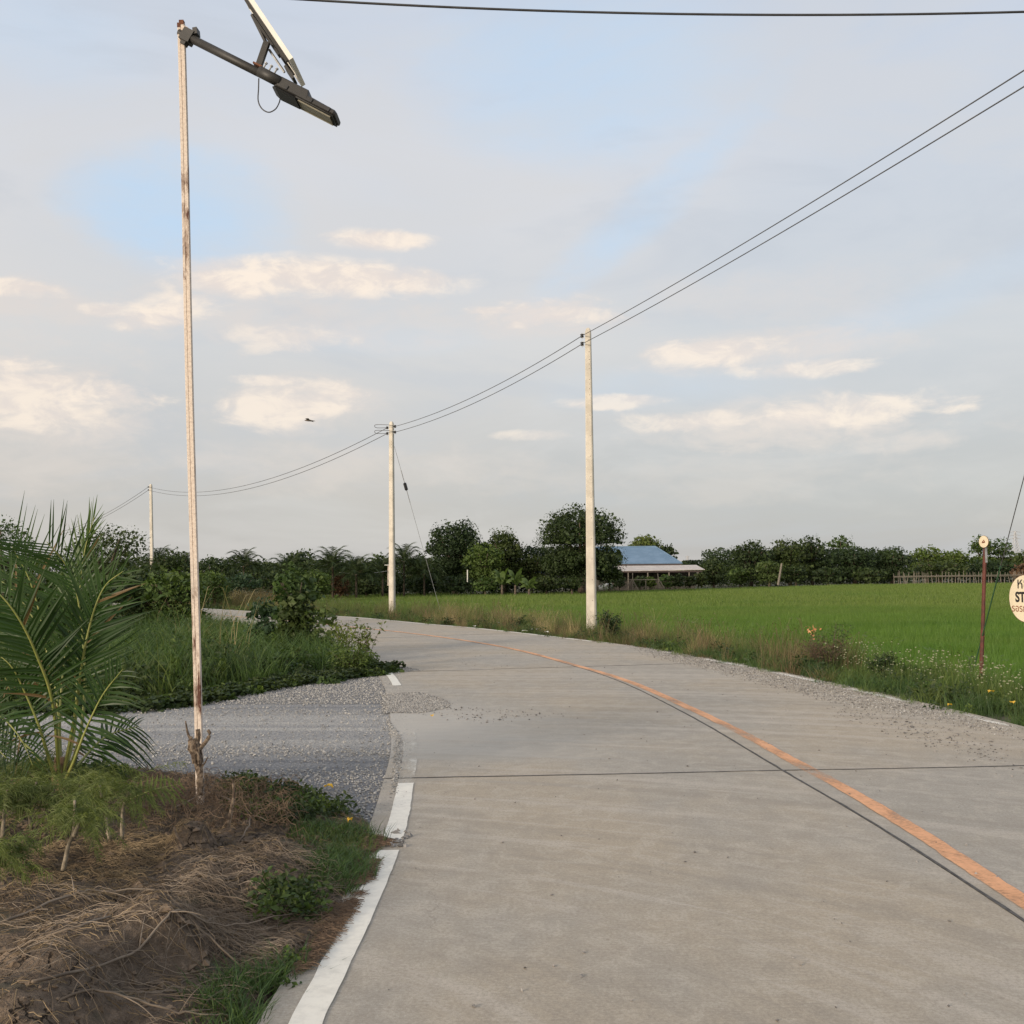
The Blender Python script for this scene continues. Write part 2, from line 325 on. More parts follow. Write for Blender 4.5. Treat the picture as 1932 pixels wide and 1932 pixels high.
# ---------------------------------------------------------------- road geometry
CEN = spline([(2.25, -12), (2.25, -6), (2.25, 0), (2.24, 4.0), (2.19, 6.6), (2.07, 8.58), (1.87, 11.87), (1.48, 15.6), (.82, 18.84), (-.1, 22.3), (-1.35, 25.5), (-3.2, 29.2), (-6.5, 34.8), (-9.6, 39.5), (-15, 46.9), (-24, 59), (-42, 82), (-75, 118)], 900)
_s = cumlen(CEN); SC = np.arange(0, _s[-1], 0.12); CEN = np.stack([np.interp(SC, _s, CEN[:, i]) for i in (0, 1)], 1)
TAN = np.gradient(CEN, axis=0); TAN /= np.linalg.norm(TAN, axis=1, keepdims=True); NRM = np.stack([TAN[:, 1], -TAN[:, 0]], 1)   # to the right
RGT = [(4.86, 10.59), (4.74, 11.81), (4.63, 12.6), (4.38, 14.07), (4.0, 16.25), (3.40, 19.0), (2.22, 23.1), (1.2, 25.6), (0.0, 28.3), (-1.3, 31.0), (-2.7, 33.4), (-4.0, 35.9), (-5.7, 38.9), (-7.8, 41.6), (-10.6, 45.4), (-12.7, 48.3)]
def offset_of(curve, side):
    C_ = spline(curve, 400); off = np.full(len(CEN), np.nan)
    for i in range(len(CEN)):
        d = C_ - CEN[i]; t = d @ TAN[i]; j = np.argmin(abs(t) + 0.02 * np.linalg.norm(d, axis=1))
        if abs(t[j]) < .15: off[i] = side * (d[j] @ NRM[i])
    ok = ~np.isnan(off); off = np.interp(SC, SC[ok], off[ok]); k = np.exp(-np.linspace(-2, 2, 25) ** 2); k /= k.sum()
    return np.convolve(np.pad(off, 12, 'edge'), k, 'valid')
WR = offset_of(RGT, 1)
WL = offset_of([(-0.75, -4), (-0.74, 0), (-0.73, 3.89), (-0.71, 4.53), (-0.70, 5.49), (-0.72, 6.83), (-0.85, 9.08), (-0.95, 10.2), (-1.44, 14.17), (-2.1, 17.91), (-3.3, 21.9), (-5.0, 26.0), (-7.0, 30)], -1)
def at(s, t):
    """point at arclength s, lateral offset t (right positive)"""
    s = np.atleast_1d(s); return np.stack([np.interp(s, SC, CEN[:, i]) + np.interp(s, SC, NRM[:, i]) * t for i in (0, 1)], -1)
def side_dist(x, y):
    """signed distance to centre line (right positive) and arclength"""
    x = np.asarray(x, float).ravel(); y = np.asarray(y, float).ravel(); out = np.empty(len(x)); arc = np.empty(len(x))
    C_ = CEN[::4]; N_ = NRM[::4]; A_ = SC[::4]
    for a in range(0, len(x), 20000):
        dx = x[a:a + 20000, None] - C_[:, 0]; dy = y[a:a + 20000, None] - C_[:, 1]
        j = np.argmin(dx * dx + dy * dy, 1); k = np.arange(len(j))
        sg = np.sign(dx[k, j] * N_[j, 0] + dy[k, j] * N_[j, 1]); out[a:a + 20000] = sg * np.hypot(dx[k, j], dy[k, j]); arc[a:a + 20000] = A_[j]
    return out, arc
FIELD_Z = -0.90
def terrain(x, y):
    sh = np.shape(x); sdist, arc = side_dist(x, y)
    x = np.ravel(x); y = np.ravel(y)
    s = sdist - np.interp(arc, SC, WR); n = fbm(x * .7, y * .7, 3)
    z = -0.035 + 0.0 * s
    wid = 2.0 + 1.4 * ss(arc, 38, 52) - 0.7 * ss(arc, 30, 18)
    z = np.where(s > 0, -0.03 - 0.08 * ss(s, 0, 1.5) + (n - .5) * .12 * ss(s, .15, 1) + (FIELD_Z + .1) * ss(s, wid, wid + 2.3), z)
    sl_ = -(sdist + np.interp(arc, SC, WL))
    z = np.where(sl_ > 1.5, z + (n - .5) * .15 * ss(sl_, 1.5, 5), z)
    return z.reshape(sh)

# ground sheet: fine near, coarse far, reaching the horizon
def axis(lo, hi, fine_lo, fine_hi, step):
    a = np.arange(fine_lo, fine_hi + 1e-6, step); g = [step]
    up = [fine_hi]; 
    while up[-1] < hi: g.append(g[-1] * 1.22); up.append(up[-1] + g[-1])
    g = [step]; dn = [fine_lo]
    while dn[-1] > lo: g.append(g[-1] * 1.22); dn.append(dn[-1] - g[-1])
    return np.concatenate([dn[::-1][:-1], a, up[1:]])
def grid_mesh(xs, ys, zf, smooth=True):
    X, Y = np.meshgrid(xs, ys); Z = zf(X, Y); nx, ny = len(xs), len(ys)
    i = (np.arange(ny - 1)[:, None] * nx + np.arange(nx - 1)[None]).ravel()
    return mesh_np(np.stack([X, Y, Z], -1).reshape(-1, 3), np.stack([i, i + 1, i + nx + 1, i + nx], 1), smooth)
def ground_mat():
    m, nb, p = new_mat('verge_earth'); v = obj_vec(nb)
    c = nb.mix(nb.sstep(nb.noise(v, .6, 5), .4, .62), (0.085, 0.075, 0.045), (0.05, 0.065, 0.025))
    c = nb.mix(nb.sstep(nb.noise(v, 14, 5, .7), .5, .7), c, (0.16, 0.13, 0.085))
    nb.l.new(c, p.inputs['Base Color']); p.inputs['Roughness'].default_value = .95; bump(nb, p, nb.noise(v, 30, 5), .5, .02); return m
M['ground'] = ground_mat()
g_ = link('ground', grid_mesh(axis(-4000, 4000, -12, 14, .35), axis(-400, 5000, -4, 52, .35), terrain), M['ground']); tag(g_, kind='structure')

def field_mat():
    m, nb, p = new_mat('rice_field_floor'); v = obj_vec(nb)
    far = nb.noise(nb.mapv(v, (.012, .05, 1)), 1.0, 4, .6)
    c = nb.mix(nb.sstep(far, .42, .6), (0.060, 0.105, 0.020), (0.085, 0.105, 0.030))
    nb.l.new(c, p.inputs['Base Color']); p.inputs['Roughness'].default_value = 1.0; return m
M['field'] = field_mat()
FD = [(-75, 14), (160, 6), (160, 150), (95, 153), (52, 150), (24, 128), (6, 112), (-30, 104), (-75, 100)]
fv = [(x, y, FIELD_Z + .075) for x, y in FD]
fm = bpy.data.meshes.new('rice_field'); fm.from_pydata(fv, [], [list(range(len(fv)))]); 
link('rice_field', fm, M['field'], kind='structure')

# road: slabs of two lanes between the joints
road = bpy.data.objects.new('road', None); COL.objects.link(road); tag(road, kind='structure')
sJ = np.interp(8.58, CEN[:, 1], SC); JS = 9.45
sA = sJ - 2 * JS + 0.02
def strip(sa, sb, ta, tb, nt, ds=.45, z=0.0, jag=0.0, seed=0):
    n = max(2, int((sb - sa) / ds) + 1); s = np.linspace(sa, sb, n); rows = []; uv = []
    r_ = np.random.default_rng(seed)
    for k in range(nt + 1):
        f = k / nt; t = np.interp(s, SC, ta) * (1 - f) + np.interp(s, SC, tb) * f
        if jag and k in (0, nt): t = t + (fbm(s * 6, s * 0 + 3 * k, seed) - .5) * jag
        P = np.stack([np.interp(s, SC, CEN[:, i]) + np.interp(s, SC, NRM[:, i]) * t for i in (0, 1)], 1)
        rows.append(np.column_stack([P, np.full(n, z)])); uv.append(np.column_stack([s, t]))
    v = np.array(rows).reshape(-1, 3); u = np.array(uv).reshape(-1, 2)
    i = (np.arange(nt)[:, None] * n + np.arange(n - 1)[None]).ravel()
    return v, np.stack([i + n, i + n + 1, i + 1, i], 1), u, n
def slab(sa, sb, ta, tb):
    v, f, u, n = strip(sa, sb, ta, tb, 6, .6)
    # skirt
    k = len(v); ring = list(range(n)) + [n * (j + 1) + n - 1 for j in range(6)] + [6 * n + i for i in range(n - 2, -1, -1)] + [n * j for j in range(5, 0, -1)]
    lo = v[ring].copy(); lo[:, 2] = -.15; m = len(ring)
    sk = [[ring[a], ring[(a + 1) % m], k + (a + 1) % m, k + a] for a in range(m)]
    return mesh_np(np.vstack([v, lo]), [np.vstack([f, sk])], False, np.vstack([u, u[ring]]))
zero = np.zeros_like(SC); gap_ = 0.008
for k in range(0, 13):
    a, b = sA + k * JS + gap_, sA + (k + 1) * JS - gap_
    if b > SC[-1]: break
    link('concrete_slab', slab(a, b, -(WL + .17), zero - gap_), M['road'], road)
    link('concrete_slab', slab(a, b, zero + gap_, WR + .13), M['road'], road)
# sealant in the joints
def seal_long():
    v, f, u, n = strip(sA, SC[-1] - 1, zero - .009, zero + .009, 1, .08, .003, .014, 5); return mesh_np(v, f)
link('joint_sealant', seal_long(), M['seal'], road)
for k in range(1, 13):
    s0 = sA + k * JS
    if s0 > SC[-1] - 2: break
    for lo, hi in ((-(np.interp(s0, SC, WL) + .17), -.014), (.014, np.interp(s0, SC, WR) + .13)):
        t = np.linspace(lo, hi, 60); w = .009 + .010 * fbm(t * 5, t * 0 + k, 9); sh = (fbm(t * 1.5, t * 0 + k * 7, 4) - .5) * .03
        P1 = np.array([at(s0 - w[i] + sh[i], t[i])[0] for i in range(60)]); P2 = np.array([at(s0 + w[i] + sh[i], t[i])[0] for i in range(60)])
        v = np.column_stack([np.vstack([P1, P2]), np.full(120, .0025)]); i = np.arange(59)
        link('joint_sealant', mesh_np(v, np.stack([i, i + 1, i + 61, i + 60], 1)), M['seal'], road)
# painted lines
def line(name, sa, sb, tc_, w, mat, jag=.012, seed=1):
    v, f, u, n = strip(sa, sb, tc_ - w / 2, tc_ + w / 2, 1, .06, .0045, jag, seed); link(name, mesh_np(v, f, False, u), mat, road)
yS = lambda y: float(np.interp(y, CEN[:, 1], SC))
LW = .118
line('edge_line', yS(-3), yS(6.35), -WL, LW, M['white_line']); line('edge_line', yS(6.55), yS(8.4), -WL, LW, M['white_line'], seed=2)
line('edge_line', yS(8.4), yS(11.0), -WL, LW, M['white_worn'], seed=3); line('edge_line', yS(15.7), yS(18.6), -WL, LW, M['white_line'], seed=4)
line('edge_line', yS(19.3), SC[-1] - 3, -WL, LW, M['white_line'], seed=6)
line('edge_line', yS(23.5), SC[-1] - 3, WR - .02, .11, M['white_line'], seed=7)
line('edge_line', yS(8.0), yS(23.4), WR - .01, .10, M['white_frag'], seed=8)
OC = np.interp(CEN[:, 1], [-12, 5, 8, 10.3, 12.8, 15.2, 18, 26, 60], [.11, .12, .215, .20, .15, .12, .06, .06, .06])
line('centre_line', yS(-5), yS(60), OC, .115, M['orange_line'], .02, seed=9)

# ---------------------------------------------------------------- scatter tools
def in_poly(P, poly):
    x, y = P[:, 0], P[:, 1]; c = np.zeros(len(P), bool); q = np.asarray(poly); j = len(q) - 1
    for i in range(len(q)):
        a = (q[i, 1] > y) != (q[j, 1] > y)
        with np.errstate(divide='ignore', invalid='ignore'):
            c ^= a & (x < (q[j, 0] - q[i, 0]) * (y - q[i, 1]) / (q[j, 1] - q[i, 1]) + q[i, 0])
        j = i
    return c
def poly_dist(P, poly):
    """distance inside a polygon (positive inside)"""
    q = np.asarray(poly, float); d = np.full(len(P), 1e9)
    for i in range(len(q)):
        a = q[i]; b = q[(i + 1) % len(q)]; ab = b - a; t = np.clip(((P - a) @ ab) / (ab @ ab), 0, 1)
        d = np.minimum(d, np.linalg.norm(P - (a + t[:, None] * ab), axis=1))
    return np.where(in_poly(P, q), d, -d)
def sample_poly(poly, n, r):
    q = np.asarray(poly); lo, hi = q.min(0), q.max(0); out = []
    while sum(map(len, out)) < n:
        P = lo + r.random((n * 2, 2)) * (hi - lo); out.append(P[in_poly(P, q)])
    return np.vstack(out)[:n]
def GP(pts, z=0.0): return np.array([G(u, v, z) for u, v in pts])
OCT = np.array([[1, 0, 0], [-1, 0, 0], [0, 1, 0], [0, -1, 0], [0, 0, 1], [0, 0, -1]], float)
OF = np.array([[0, 2, 4], [2, 1, 4], [1, 3, 4], [3, 0, 4], [2, 0, 5], [1, 2, 5], [3, 1, 5], [0, 3, 5]])
def stones(P, size, r):
    n = len(P); sc = size[:, None] * (0.6 + .8 * r.random((n, 3))) * np.array([1, 1, .7]); v = OCT[None] * sc[:, None] * (1 + (r.random((n, 6, 1)) - .5) * .6)
    a = r.random(n) * 6.28; tl = (r.random(n) - .5) * 1.2; c, s = np.cos(a), np.sin(a); ct, st = np.cos(tl), np.sin(tl)
    x, y, z = v[..., 0], v[..., 1], v[..., 2]; y, z = y * ct[:, None] - z * st[:, None], y * st[:, None] + z * ct[:, None]
    v = np.stack([x * c[:, None] - y * s[:, None], x * s[:, None] + y * c[:, None], z], -1) + P[:, None]
    return mesh_np(v.reshape(-1, 3), (OF[None] + (np.arange(n) * 6)[:, None, None]).reshape(-1, 3))
def source(me, mat):
    o = bpy.data.objects.new('tuft_source', me); me.materials.append(mat); return o
def scatter(name, sources, P, rot, scl, idx=None, tilt=None, **t):
    n = len(P); me = bpy.data.meshes.new(name); me.vertices.add(n); me.vertices.foreach_set('co', np.asarray(P, np.float32).ravel())
    if idx is None: idx = np.arange(n) % len(sources)
    if tilt is None: tilt = np.zeros(n)
    for nm, ty, d in (('rot', 'FLOAT', rot), ('scl', 'FLOAT', scl), ('tilt', 'FLOAT', tilt), ('idx', 'INT', idx)):
        a = me.attributes.new(nm, ty, 'POINT'); a.data.foreach_set('value', np.asarray(d, np.float32 if ty == 'FLOAT' else np.int32))
    o = link(name, me, None, None, **t)
    g = bpy.data.node_groups.new(name, 'GeometryNodeTree'); g.interface.new_socket('Geometry', in_out='INPUT', socket_type='NodeSocketGeometry'); g.interface.new_socket('Geometry', in_out='OUTPUT', socket_type='NodeSocketGeometry')
    nd = g.nodes; ln = g.links; gi = nd.new('NodeGroupInput'); go = nd.new('NodeGroupOutput'); iop = nd.new('GeometryNodeInstanceOnPoints')
    ln.new(gi.outputs[0], iop.inputs['Points'])
    jg = nd.new('GeometryNodeJoinGeometry')
    for s_ in sources[::-1]:
        oi = nd.new('GeometryNodeObjectInfo'); oi.inputs['Object'].default_value = s_; oi.inputs['As Instance'].default_value = True; ln.new(oi.outputs['Geometry'], jg.inputs[0])
    ln.new(jg.outputs[0], iop.inputs['Instance']); iop.inputs['Pick Instance'].default_value = True
    def attr(nm, ty):
        a = nd.new('GeometryNodeInputNamedAttribute'); a.data_type = ty; a.inputs['Name'].default_value = nm; return a.outputs[0]
    ln.new(attr('idx', 'INT'), iop.inputs['Instance Index'])
    cx = nd.new('ShaderNodeCombineXYZ'); ln.new(attr('tilt', 'FLOAT'), cx.inputs[0]); ln.new(attr('rot', 'FLOAT'), cx.inputs[2]); ln.new(cx.outputs[0], iop.inputs['Rotation'])
    ln.new(attr('scl', 'FLOAT'), iop.inputs['Scale']); ln.new(iop.outputs[0], go.inputs[0])
    md = o.modifiers.new('scatter', 'NODES'); md.node_group = g
    return o
def blades(n, rad, h, w, lean, r, hv=.45, seg=2, square=False, curl=.5):
    """grass blades as tapering strips"""
    a = r.random(n) * 6.283; rr = rad * np.sqrt(r.random(n)); bx, by = (rr * np.cos(a), rr * np.sin(a)) if not square else ((r.random(n) - .5) * 2 * rad, (r.random(n) - .5) * 2 * rad)
    H = h * (1 - hv + 2 * hv * r.random(n) ** 1.3) * .85; d = r.random(n) * 6.283; L = H * lean * (.2 + r.random(n)); f = r.random(n) * 6.283
    V = []; k = seg + 1
    for i in range(k):
        t = i / seg; cx = bx + np.cos(d) * L * t ** (1 + curl); cy = by + np.sin(d) * L * t ** (1 + curl); cz = H * t * (1 - .25 * lean * t)
        ww = w * (1 - t) ** .7 * (.7 + .6 * r.random(n)) / 2 + w * .03
        V.append(np.stack([cx - np.cos(f) * ww, cy - np.sin(f) * ww, cz], -1)); V.append(np.stack([cx + np.cos(f) * ww, cy + np.sin(f) * ww, cz], -1))
    V = np.stack(V, 1).reshape(-1, 3); b = (np.arange(n) * 2 * k)[:, None]
    F4 = np.concatenate([b + np.array([[2 * i, 2 * i + 1, 2 * i + 3, 2 * i + 2]]) for i in range(seg)])
    return V, F4
def leaf_quads(P, size, r, up=.3, asp=.5, fold=.25):
    """rhombic leaves with a fold along the rib: 6 verts? -> 4 verts, 2 tris"""
    n = len(P); d = r.normal(size=(n, 3)); d[:, 2] *= .6; d /= np.linalg.norm(d, axis=1, keepdims=True)
    nn_ = r.normal(size=(n, 3)) + np.array([0, 0, up * 3]); s = np.cross(d, nn_); s /= np.linalg.norm(s, axis=1, keepdims=True) + 1e-9; q = np.cross(s, d)
    L = (size * (.6 + .8 * r.random(n)))[:, None]; w = L * asp / 2
    v = np.stack([P - d * L / 2, P + s * w + q * w * fold - d * L * .05, P + d * L / 2, P - s * w + q * w * fold - d * L * .05], 1).reshape(-1, 3)
    b = (np.arange(n) * 4)[:, None]; return v, np.concatenate([b + np.array([[0, 1, 2]]), b + np.array([[0, 2, 3]])])

# ---------------------------------------------------------------- gravel side track
PATH = GP([(-260, 1345), (0, 1338), (270, 1327), (430, 1306), (600, 1272), (700, 1258), (760, 1262), (760, 1300), (775, 1400), (768, 1520), (715, 1552), (640, 1540), (400, 1470), (250, 1452), (0, 1452), (-300, 1455)])
def gravel_mat():
    m, nb, p = new_mat('gravel_track'); v = obj_vec(nb)
    band = nb.noise(radial(nb, v, 2.6, .9), 1.0, 5, .62, .5); f = nb.noise(v, 38, 5, .8); vo = nb.n.new('ShaderNodeTexVoronoi'); nb.put(vo.inputs['Vector'], v); vo.inputs['Scale'].default_value = 45
    sp = nb.n.new('ShaderNodeSeparateXYZ'); nb.l.new(v, sp.inputs[0]); dd = nb.m('ABSOLUTE', nb.m('SUBTRACT', nb.m('ADD', sp.outputs[1], nb.m('MULTIPLY', sp.outputs[0], .10)), 11.0))
    loose = nb.sstep(nb.m('ADD', dd, nb.m('MULTIPLY', nb.m('SUBTRACT', band, .5), 4.5)), .9, 2.2)
    c = nb.mix(nb.sstep(band, .42, .60), (0.40, 0.39, 0.375), (0.55, 0.525, 0.48)); c = nb.mix(loose, c, (0.25, 0.25, 0.255))
    c = nb.mix(nb.sstep(f, .35, .7), nb.mix(1.0, c, (.62, .63, .66), 'MULTIPLY'), nb.mix(1.0, c, (1.2, 1.2, 1.2), 'MULTIPLY'))
    c = nb.mix(nb.m('MULTIPLY', nb.sstep(vo.outputs['Distance'], .35, .7), .4), c, (.08, .085, .095))
    nb.l.new(c, p.inputs['Base Color']); p.inputs['Roughness'].default_value = .92; bump(nb, p, nb.m('ADD', f, nb.m('MULTIPLY', vo.outputs['Distance'], -1.0)), .9, .015); return m
M['gravel'] = gravel_mat()
gx = np.arange(-9, .2, .12); gy = np.arange(6, 18, .12); X, Y = np.meshgrid(gx, gy); ins = poly_dist(np.stack([X.ravel(), Y.ravel()], 1), PATH).reshape(X.shape)
Z = -.012 - .10 * ss(-ins, 0.0, .25) + (fbm(X * .9, Y * .9, 2) - .5) * .012
nx = len(gx); i = (np.arange(len(gy) - 1)[:, None] * nx + np.arange(nx - 1)[None]).ravel()
link('gravel_track', mesh_np(np.stack([X, Y, Z], -1).reshape(-1, 3), np.stack([i, i + 1, i + nx + 1, i + nx], 1), True), M['gravel'], kind='structure')
def band_density(P):
    rr_ = np.sqrt((P[:, 0] + 3.2) ** 2 * .55 + (P[:, 1] - 2.6) ** 2); return fbm(rr_ * 1.8 + 3, np.arctan2(P[:, 1] - 2.6, P[:, 0] + 3.2) * 1.5 + 9, 12, 3)
r = np.random.default_rng(11)
P = sample_poly(PATH, 52000, r); bd = band_density(P); edge = poly_dist(P, PATH); P = P[(r.random(len(P)) < .10 + .85 * ss(np.abs(P[:, 1] + .1 * P[:, 0] - 11.0) + (bd - .5) * 3.5, 1.0, 2.2) + .3 * ss(edge, .4, .1))]
far_cut = np.ones(len(P), bool)
P3 = np.column_stack([P, np.full(len(P), -.004)]); sz = .005 + .009 * r.random(len(P)) ** 2.5
cut = r.random(len(P)) < .22
tag(link('gravel', stones(P3[~cut], sz[~cut], r), M['gravel_stone']), 'loose blue grey gravel covering the side track on the left', 'gravel', kind='stuff')
tag(link('gravel', stones(P3[cut], sz[cut] * .9, r), M['stone_light']), 'pale chips lying among the blue grey gravel of the side track', 'gravel', kind='stuff')
# spill tongues on the slabs
T1 = GP([(735, 1309), (790, 1306), (825, 1314), (848, 1325), (850, 1335), (800, 1346), (720, 1346), (722, 1312)])
T1b = GP([(690, 1256), (770, 1259), (803, 1265), (745, 1271), (700, 1269)])
T2 = GP([(1180, 1216), (1290, 1231), (1420, 1255), (1560, 1284), (1700, 1313), (1800, 1340), (1932, 1374), (1932, 1400), (1760, 1362), (1600, 1335), (1480, 1305), (1330, 1265), (1210, 1236)])
T3 = GP([(800, 1325), (1050, 1340), (1080, 1350), (900, 1370), (780, 1350)]); T4 = GP([(690, 1500), (738, 1480), (745, 1400), (752, 1400), (742, 1500), (715, 1560)])
T5 = GP([(1560, 1322), (1720, 1350), (1860, 1385), (1932, 1420), (1932, 1480), (1700, 1395), (1560, 1350)]); T6 = GP([(722, 1345), (764, 1395), (752, 1500), (736, 1500), (742, 1400)])
def spill(poly, n, size, mat, lab, soft=.12, zz=.004):
    P = sample_poly(poly, n, r); e = poly_dist(P, poly); P = P[r.random(len(P)) < .15 + .85 * ss(e, 0, soft)]; s_ = size * (.5 + r.random(len(P)) ** 2)
    tag(link('gravel', stones(np.column_stack([P, np.full(len(P), zz)]), s_, r), mat), lab, 'gravel', kind='stuff')
spill(T1, 9000, .0095, M['gravel_stone'], 'dense tongue of grey gravel spilled over the road edge')
spill(T1, 6000, .009, M['pebble_dark'], 'darker stones mixed into the gravel tongue on the road edge')
spill(T1b, 2600, .009, M['gravel_stone'], 'thin tongue of grey gravel at the tip of the tall grass')
spill(T2, 9000, .0085, M['pebble_dark'], 'gravel strewn along the right edge of the road', .35)
spill(T2, 4500, .008, M['stone_light'], 'pale chips strewn along the right edge of the road', .35)
spill(T3, 260, .010, M['pebble_dark'], 'sparse stones scattered on the slab before the gravel tongue', .3)
spill(T5, 700, .010, M['pebble_dark'], 'scattered dark stones on the right lane', .3)
spill(T6, 1500, .009, M['gravel_stone'], 'gravel ravelling onto the left slab edge', .05)
allr = GP([(620, 1932), (770, 1400), (760, 1270), (900, 1205), (1200, 1240), (1932, 1420), (2050, 1932)])
spill(allr, 300, .007, M['pebble_dark'], 'lone small stones and crumbs dotted over the concrete', .1)
C5 = GP([(735, 1570), (775, 1565), (775, 1600), (735, 1600)]); spill(C5, 26, .020, M['pebble_dark'], 'small heap of dark crumbs in the gap of the white line', .02)

# ---------------------------------------------------------------- dirt bank, left foreground
BANK = GP([(-500, 1932), (-500, 2400), (430, 2300), (470, 1932), (500, 1885), (555, 1835), (600, 1790), (650, 1745), (672, 1700), (700, 1640), (722, 1590), (705, 1545), (650, 1528), (520, 1490), (400, 1462), (250, 1450), (0, 1445), (-400, 1450)])
LUMPS = [(365, 1590, .15, .12, .10), (507, 1590, .13, .07, .13), (215, 1800, .42, .10, .06), (330, 1770, .30, .08, .09), (60, 1690, .35, .05, .14), (120, 1870, .30, .05, .05), (430, 1650, .35, .05, .12), (40, 1930, .4, .10, .05)]
LW_ = [(*G(u, v, z), a, h) for u, v, a, h, z in LUMPS]
def bank_z(x, y):
    sh = np.shape(x); P = np.stack([np.ravel(x), np.ravel(y)], 1); d = poly_dist(P, BANK); x = P[:, 0]; y = P[:, 1]
    d = d + (fbm(x * 4, y * 4, 21) - .5) * .12
    z = -.10 + .115 * ss(d, -.04, .10) + .065 * ss(d, .05, .9) + ss(d, .02, .4) * ((fbm(x * 1.6, y * 1.6, 22) - .5) * .11 + (fbm(x * 7, y * 7, 23, 5) - .5) * .085 + np.abs(fbm(x * 18, y * 18, 29, 3) - .5) * .03)
    for cx, cy, a, h in LW_:
        q = np.hypot(x - cx, y - cy) / a; z = z + h * (1 - ss(q, .35, 1.0)) * ss(d, 0, .1)
    return z.reshape(sh)
def soil_mat():
    m, nb, p = new_mat('dry_soil'); v = obj_vec(nb)
    a = nb.noise(v, 1.6, 5, .6); f = nb.noise(v, 22, 6, .72); vo = nb.n.new('ShaderNodeTexVoronoi'); vo.feature = 'DISTANCE_TO_EDGE'; vo.inputs['Scale'].default_value = 8.5
    wv = nb.n.new('ShaderNodeVectorMath'); wv.operation = 'ADD'; nb.l.new(v, wv.inputs[0]); wv2 = nb.n.new('ShaderNodeVectorMath'); wv2.operation = 'SCALE'; nb.l.new(nb.noise(v, 9, 4, .6, out=1), wv2.inputs[0]); wv2.inputs['Scale'].default_value = .14
    nb.l.new(wv2.outputs[0], wv.inputs[1]); nb.l.new(wv.outputs[0], vo.inputs['Vector'])
    crack = nb.m('MULTIPLY', nb.sstep(vo.outputs['Distance'], .035, .0), nb.sstep(nb.noise(v, 2.1, 3), .50, .60))
    c = nb.mix(nb.sstep(a, .38, .62), (0.085, 0.066, 0.050), (0.165, 0.126, 0.094))
    c = nb.mix(nb.sstep(f, .50, .66), c, (0.25, 0.19, 0.14)); c = nb.mix(nb.m('MULTIPLY', nb.sstep(f, .47, .34), .8), c, (0.07, 0.052, 0.038))
    c = nb.mix(nb.m('MULTIPLY', nb.sstep(nb.noise(v, 3.1, 3), .58, .66), .5), c, (0.105, 0.105, 0.075))
    c = nb.mix(crack, c, (0.03, 0.022, 0.016))
    nb.l.new(c, p.inputs['Base Color']); p.inputs['Roughness'].default_value = .97; p.inputs['Specular IOR Level'].default_value = .2
    bump(nb, p, nb.m('SUBTRACT', nb.m('ADD', f, nb.m('MULTIPLY', nb.noise(v, 70, 4), .5)), nb.m('MULTIPLY', crack, 1.6)), 1.0, .035); return m
M['soil'] = soil_mat()
link('dirt_bank', grid_mesh(np.concatenate([np.arange(-7, -4, .08), np.arange(-4, -.5, .028)]), np.arange(2.2, 9.2, .03), bank_z), M['soil'], kind='structure')
def on_bank(P): return np.column_stack([P, bank_z(P[:, 0], P[:, 1])])

# ---------------------------------------------------------------- dry straw, twigs, leaf litter
M['straw'] = leaf_mat('dry_straw', (0.16, 0.115, 0.065), (0.32, 0.24, 0.145), (0.12, 0.085, 0.052), .1, .8, 3)
M['twig'] = leaf_mat('dead_twigs', (0.135, 0.105, 0.078), (0.30, 0.245, 0.19), (0.095, 0.072, 0.053), 0, .85, 2)
M['needle'] = leaf_mat('brown_litter', (0.10, 0.068, 0.048), (0.22, 0.155, 0.105), None, .05, .9)
def fibers(P, L, w, r, hgt=.03, ang=None, spread=1.0, zf=None, bend=.35, seg=4):
    """thin curved stems lying on a surface: ribbons with a roof section, 2 faces per segment"""
    n = len(P); a = (r.random(n) * 6.283) if ang is None else ang + r.normal(size=n) * spread
    k = seg + 1; t = np.linspace(-.5, .5, k)[None]; Ln = (L * (.4 + .9 * r.random(n)))[:, None]; be = (r.normal(size=n) * bend)[:, None]; kk = np.cumsum(r.normal(size=(n, k)) * .055, 1) * Ln
    x = P[:, :1] + np.cos(a)[:, None] * t * Ln - np.sin(a)[:, None] * (be * Ln * t * t + kk); y = P[:, 1:2] + np.sin(a)[:, None] * t * Ln + np.cos(a)[:, None] * (be * Ln * t * t + kk)
    z = (zf(x, y) if zf is not None else np.zeros_like(x)) + .004 + hgt * r.random((n, 1)) * (1 - 3 * t * t) + hgt * .5 * r.random((n, k))
    wx = -np.sin(a)[:, None] * w / 2 * (1 - .5 * (t + .5)); wy = np.cos(a)[:, None] * w / 2 * (1 - .5 * (t + .5))
    V = np.stack([np.stack([x - wx, y - wy, z], -1), np.stack([x, y, z + w * .8], -1), np.stack([x + wx, y + wy, z], -1)], 2).reshape(-1, 3)
    b = (np.arange(n) * k * 3)[:, None]; F4 = np.concatenate([b + np.array([[3 * i + j, 3 * i + j + 1, 3 * i + j + 4, 3 * i + j + 3]]) for i in range(seg) for j in (0, 1)])
    return mesh_np(V, F4)
def pix_poly(pts, z=.12): return GP(pts, z)
r = np.random.default_rng(31)
straw_regions = [([(0, 1590), (300, 1570), (330, 1600), (260, 1640), (0, 1660)], 1500, .13, 0.1, .5), ([(150, 1560), (420, 1560), (330, 1590), (160, 1600)], 600, .12, .1, .5),
                 ([(0, 1440), (300, 1465), (360, 1560), (0, 1560)], 700, .12, 0, 1.5), ([(20, 1690), (260, 1600), (300, 1680), (0, 1760)], 500, .12, .1, .6)]
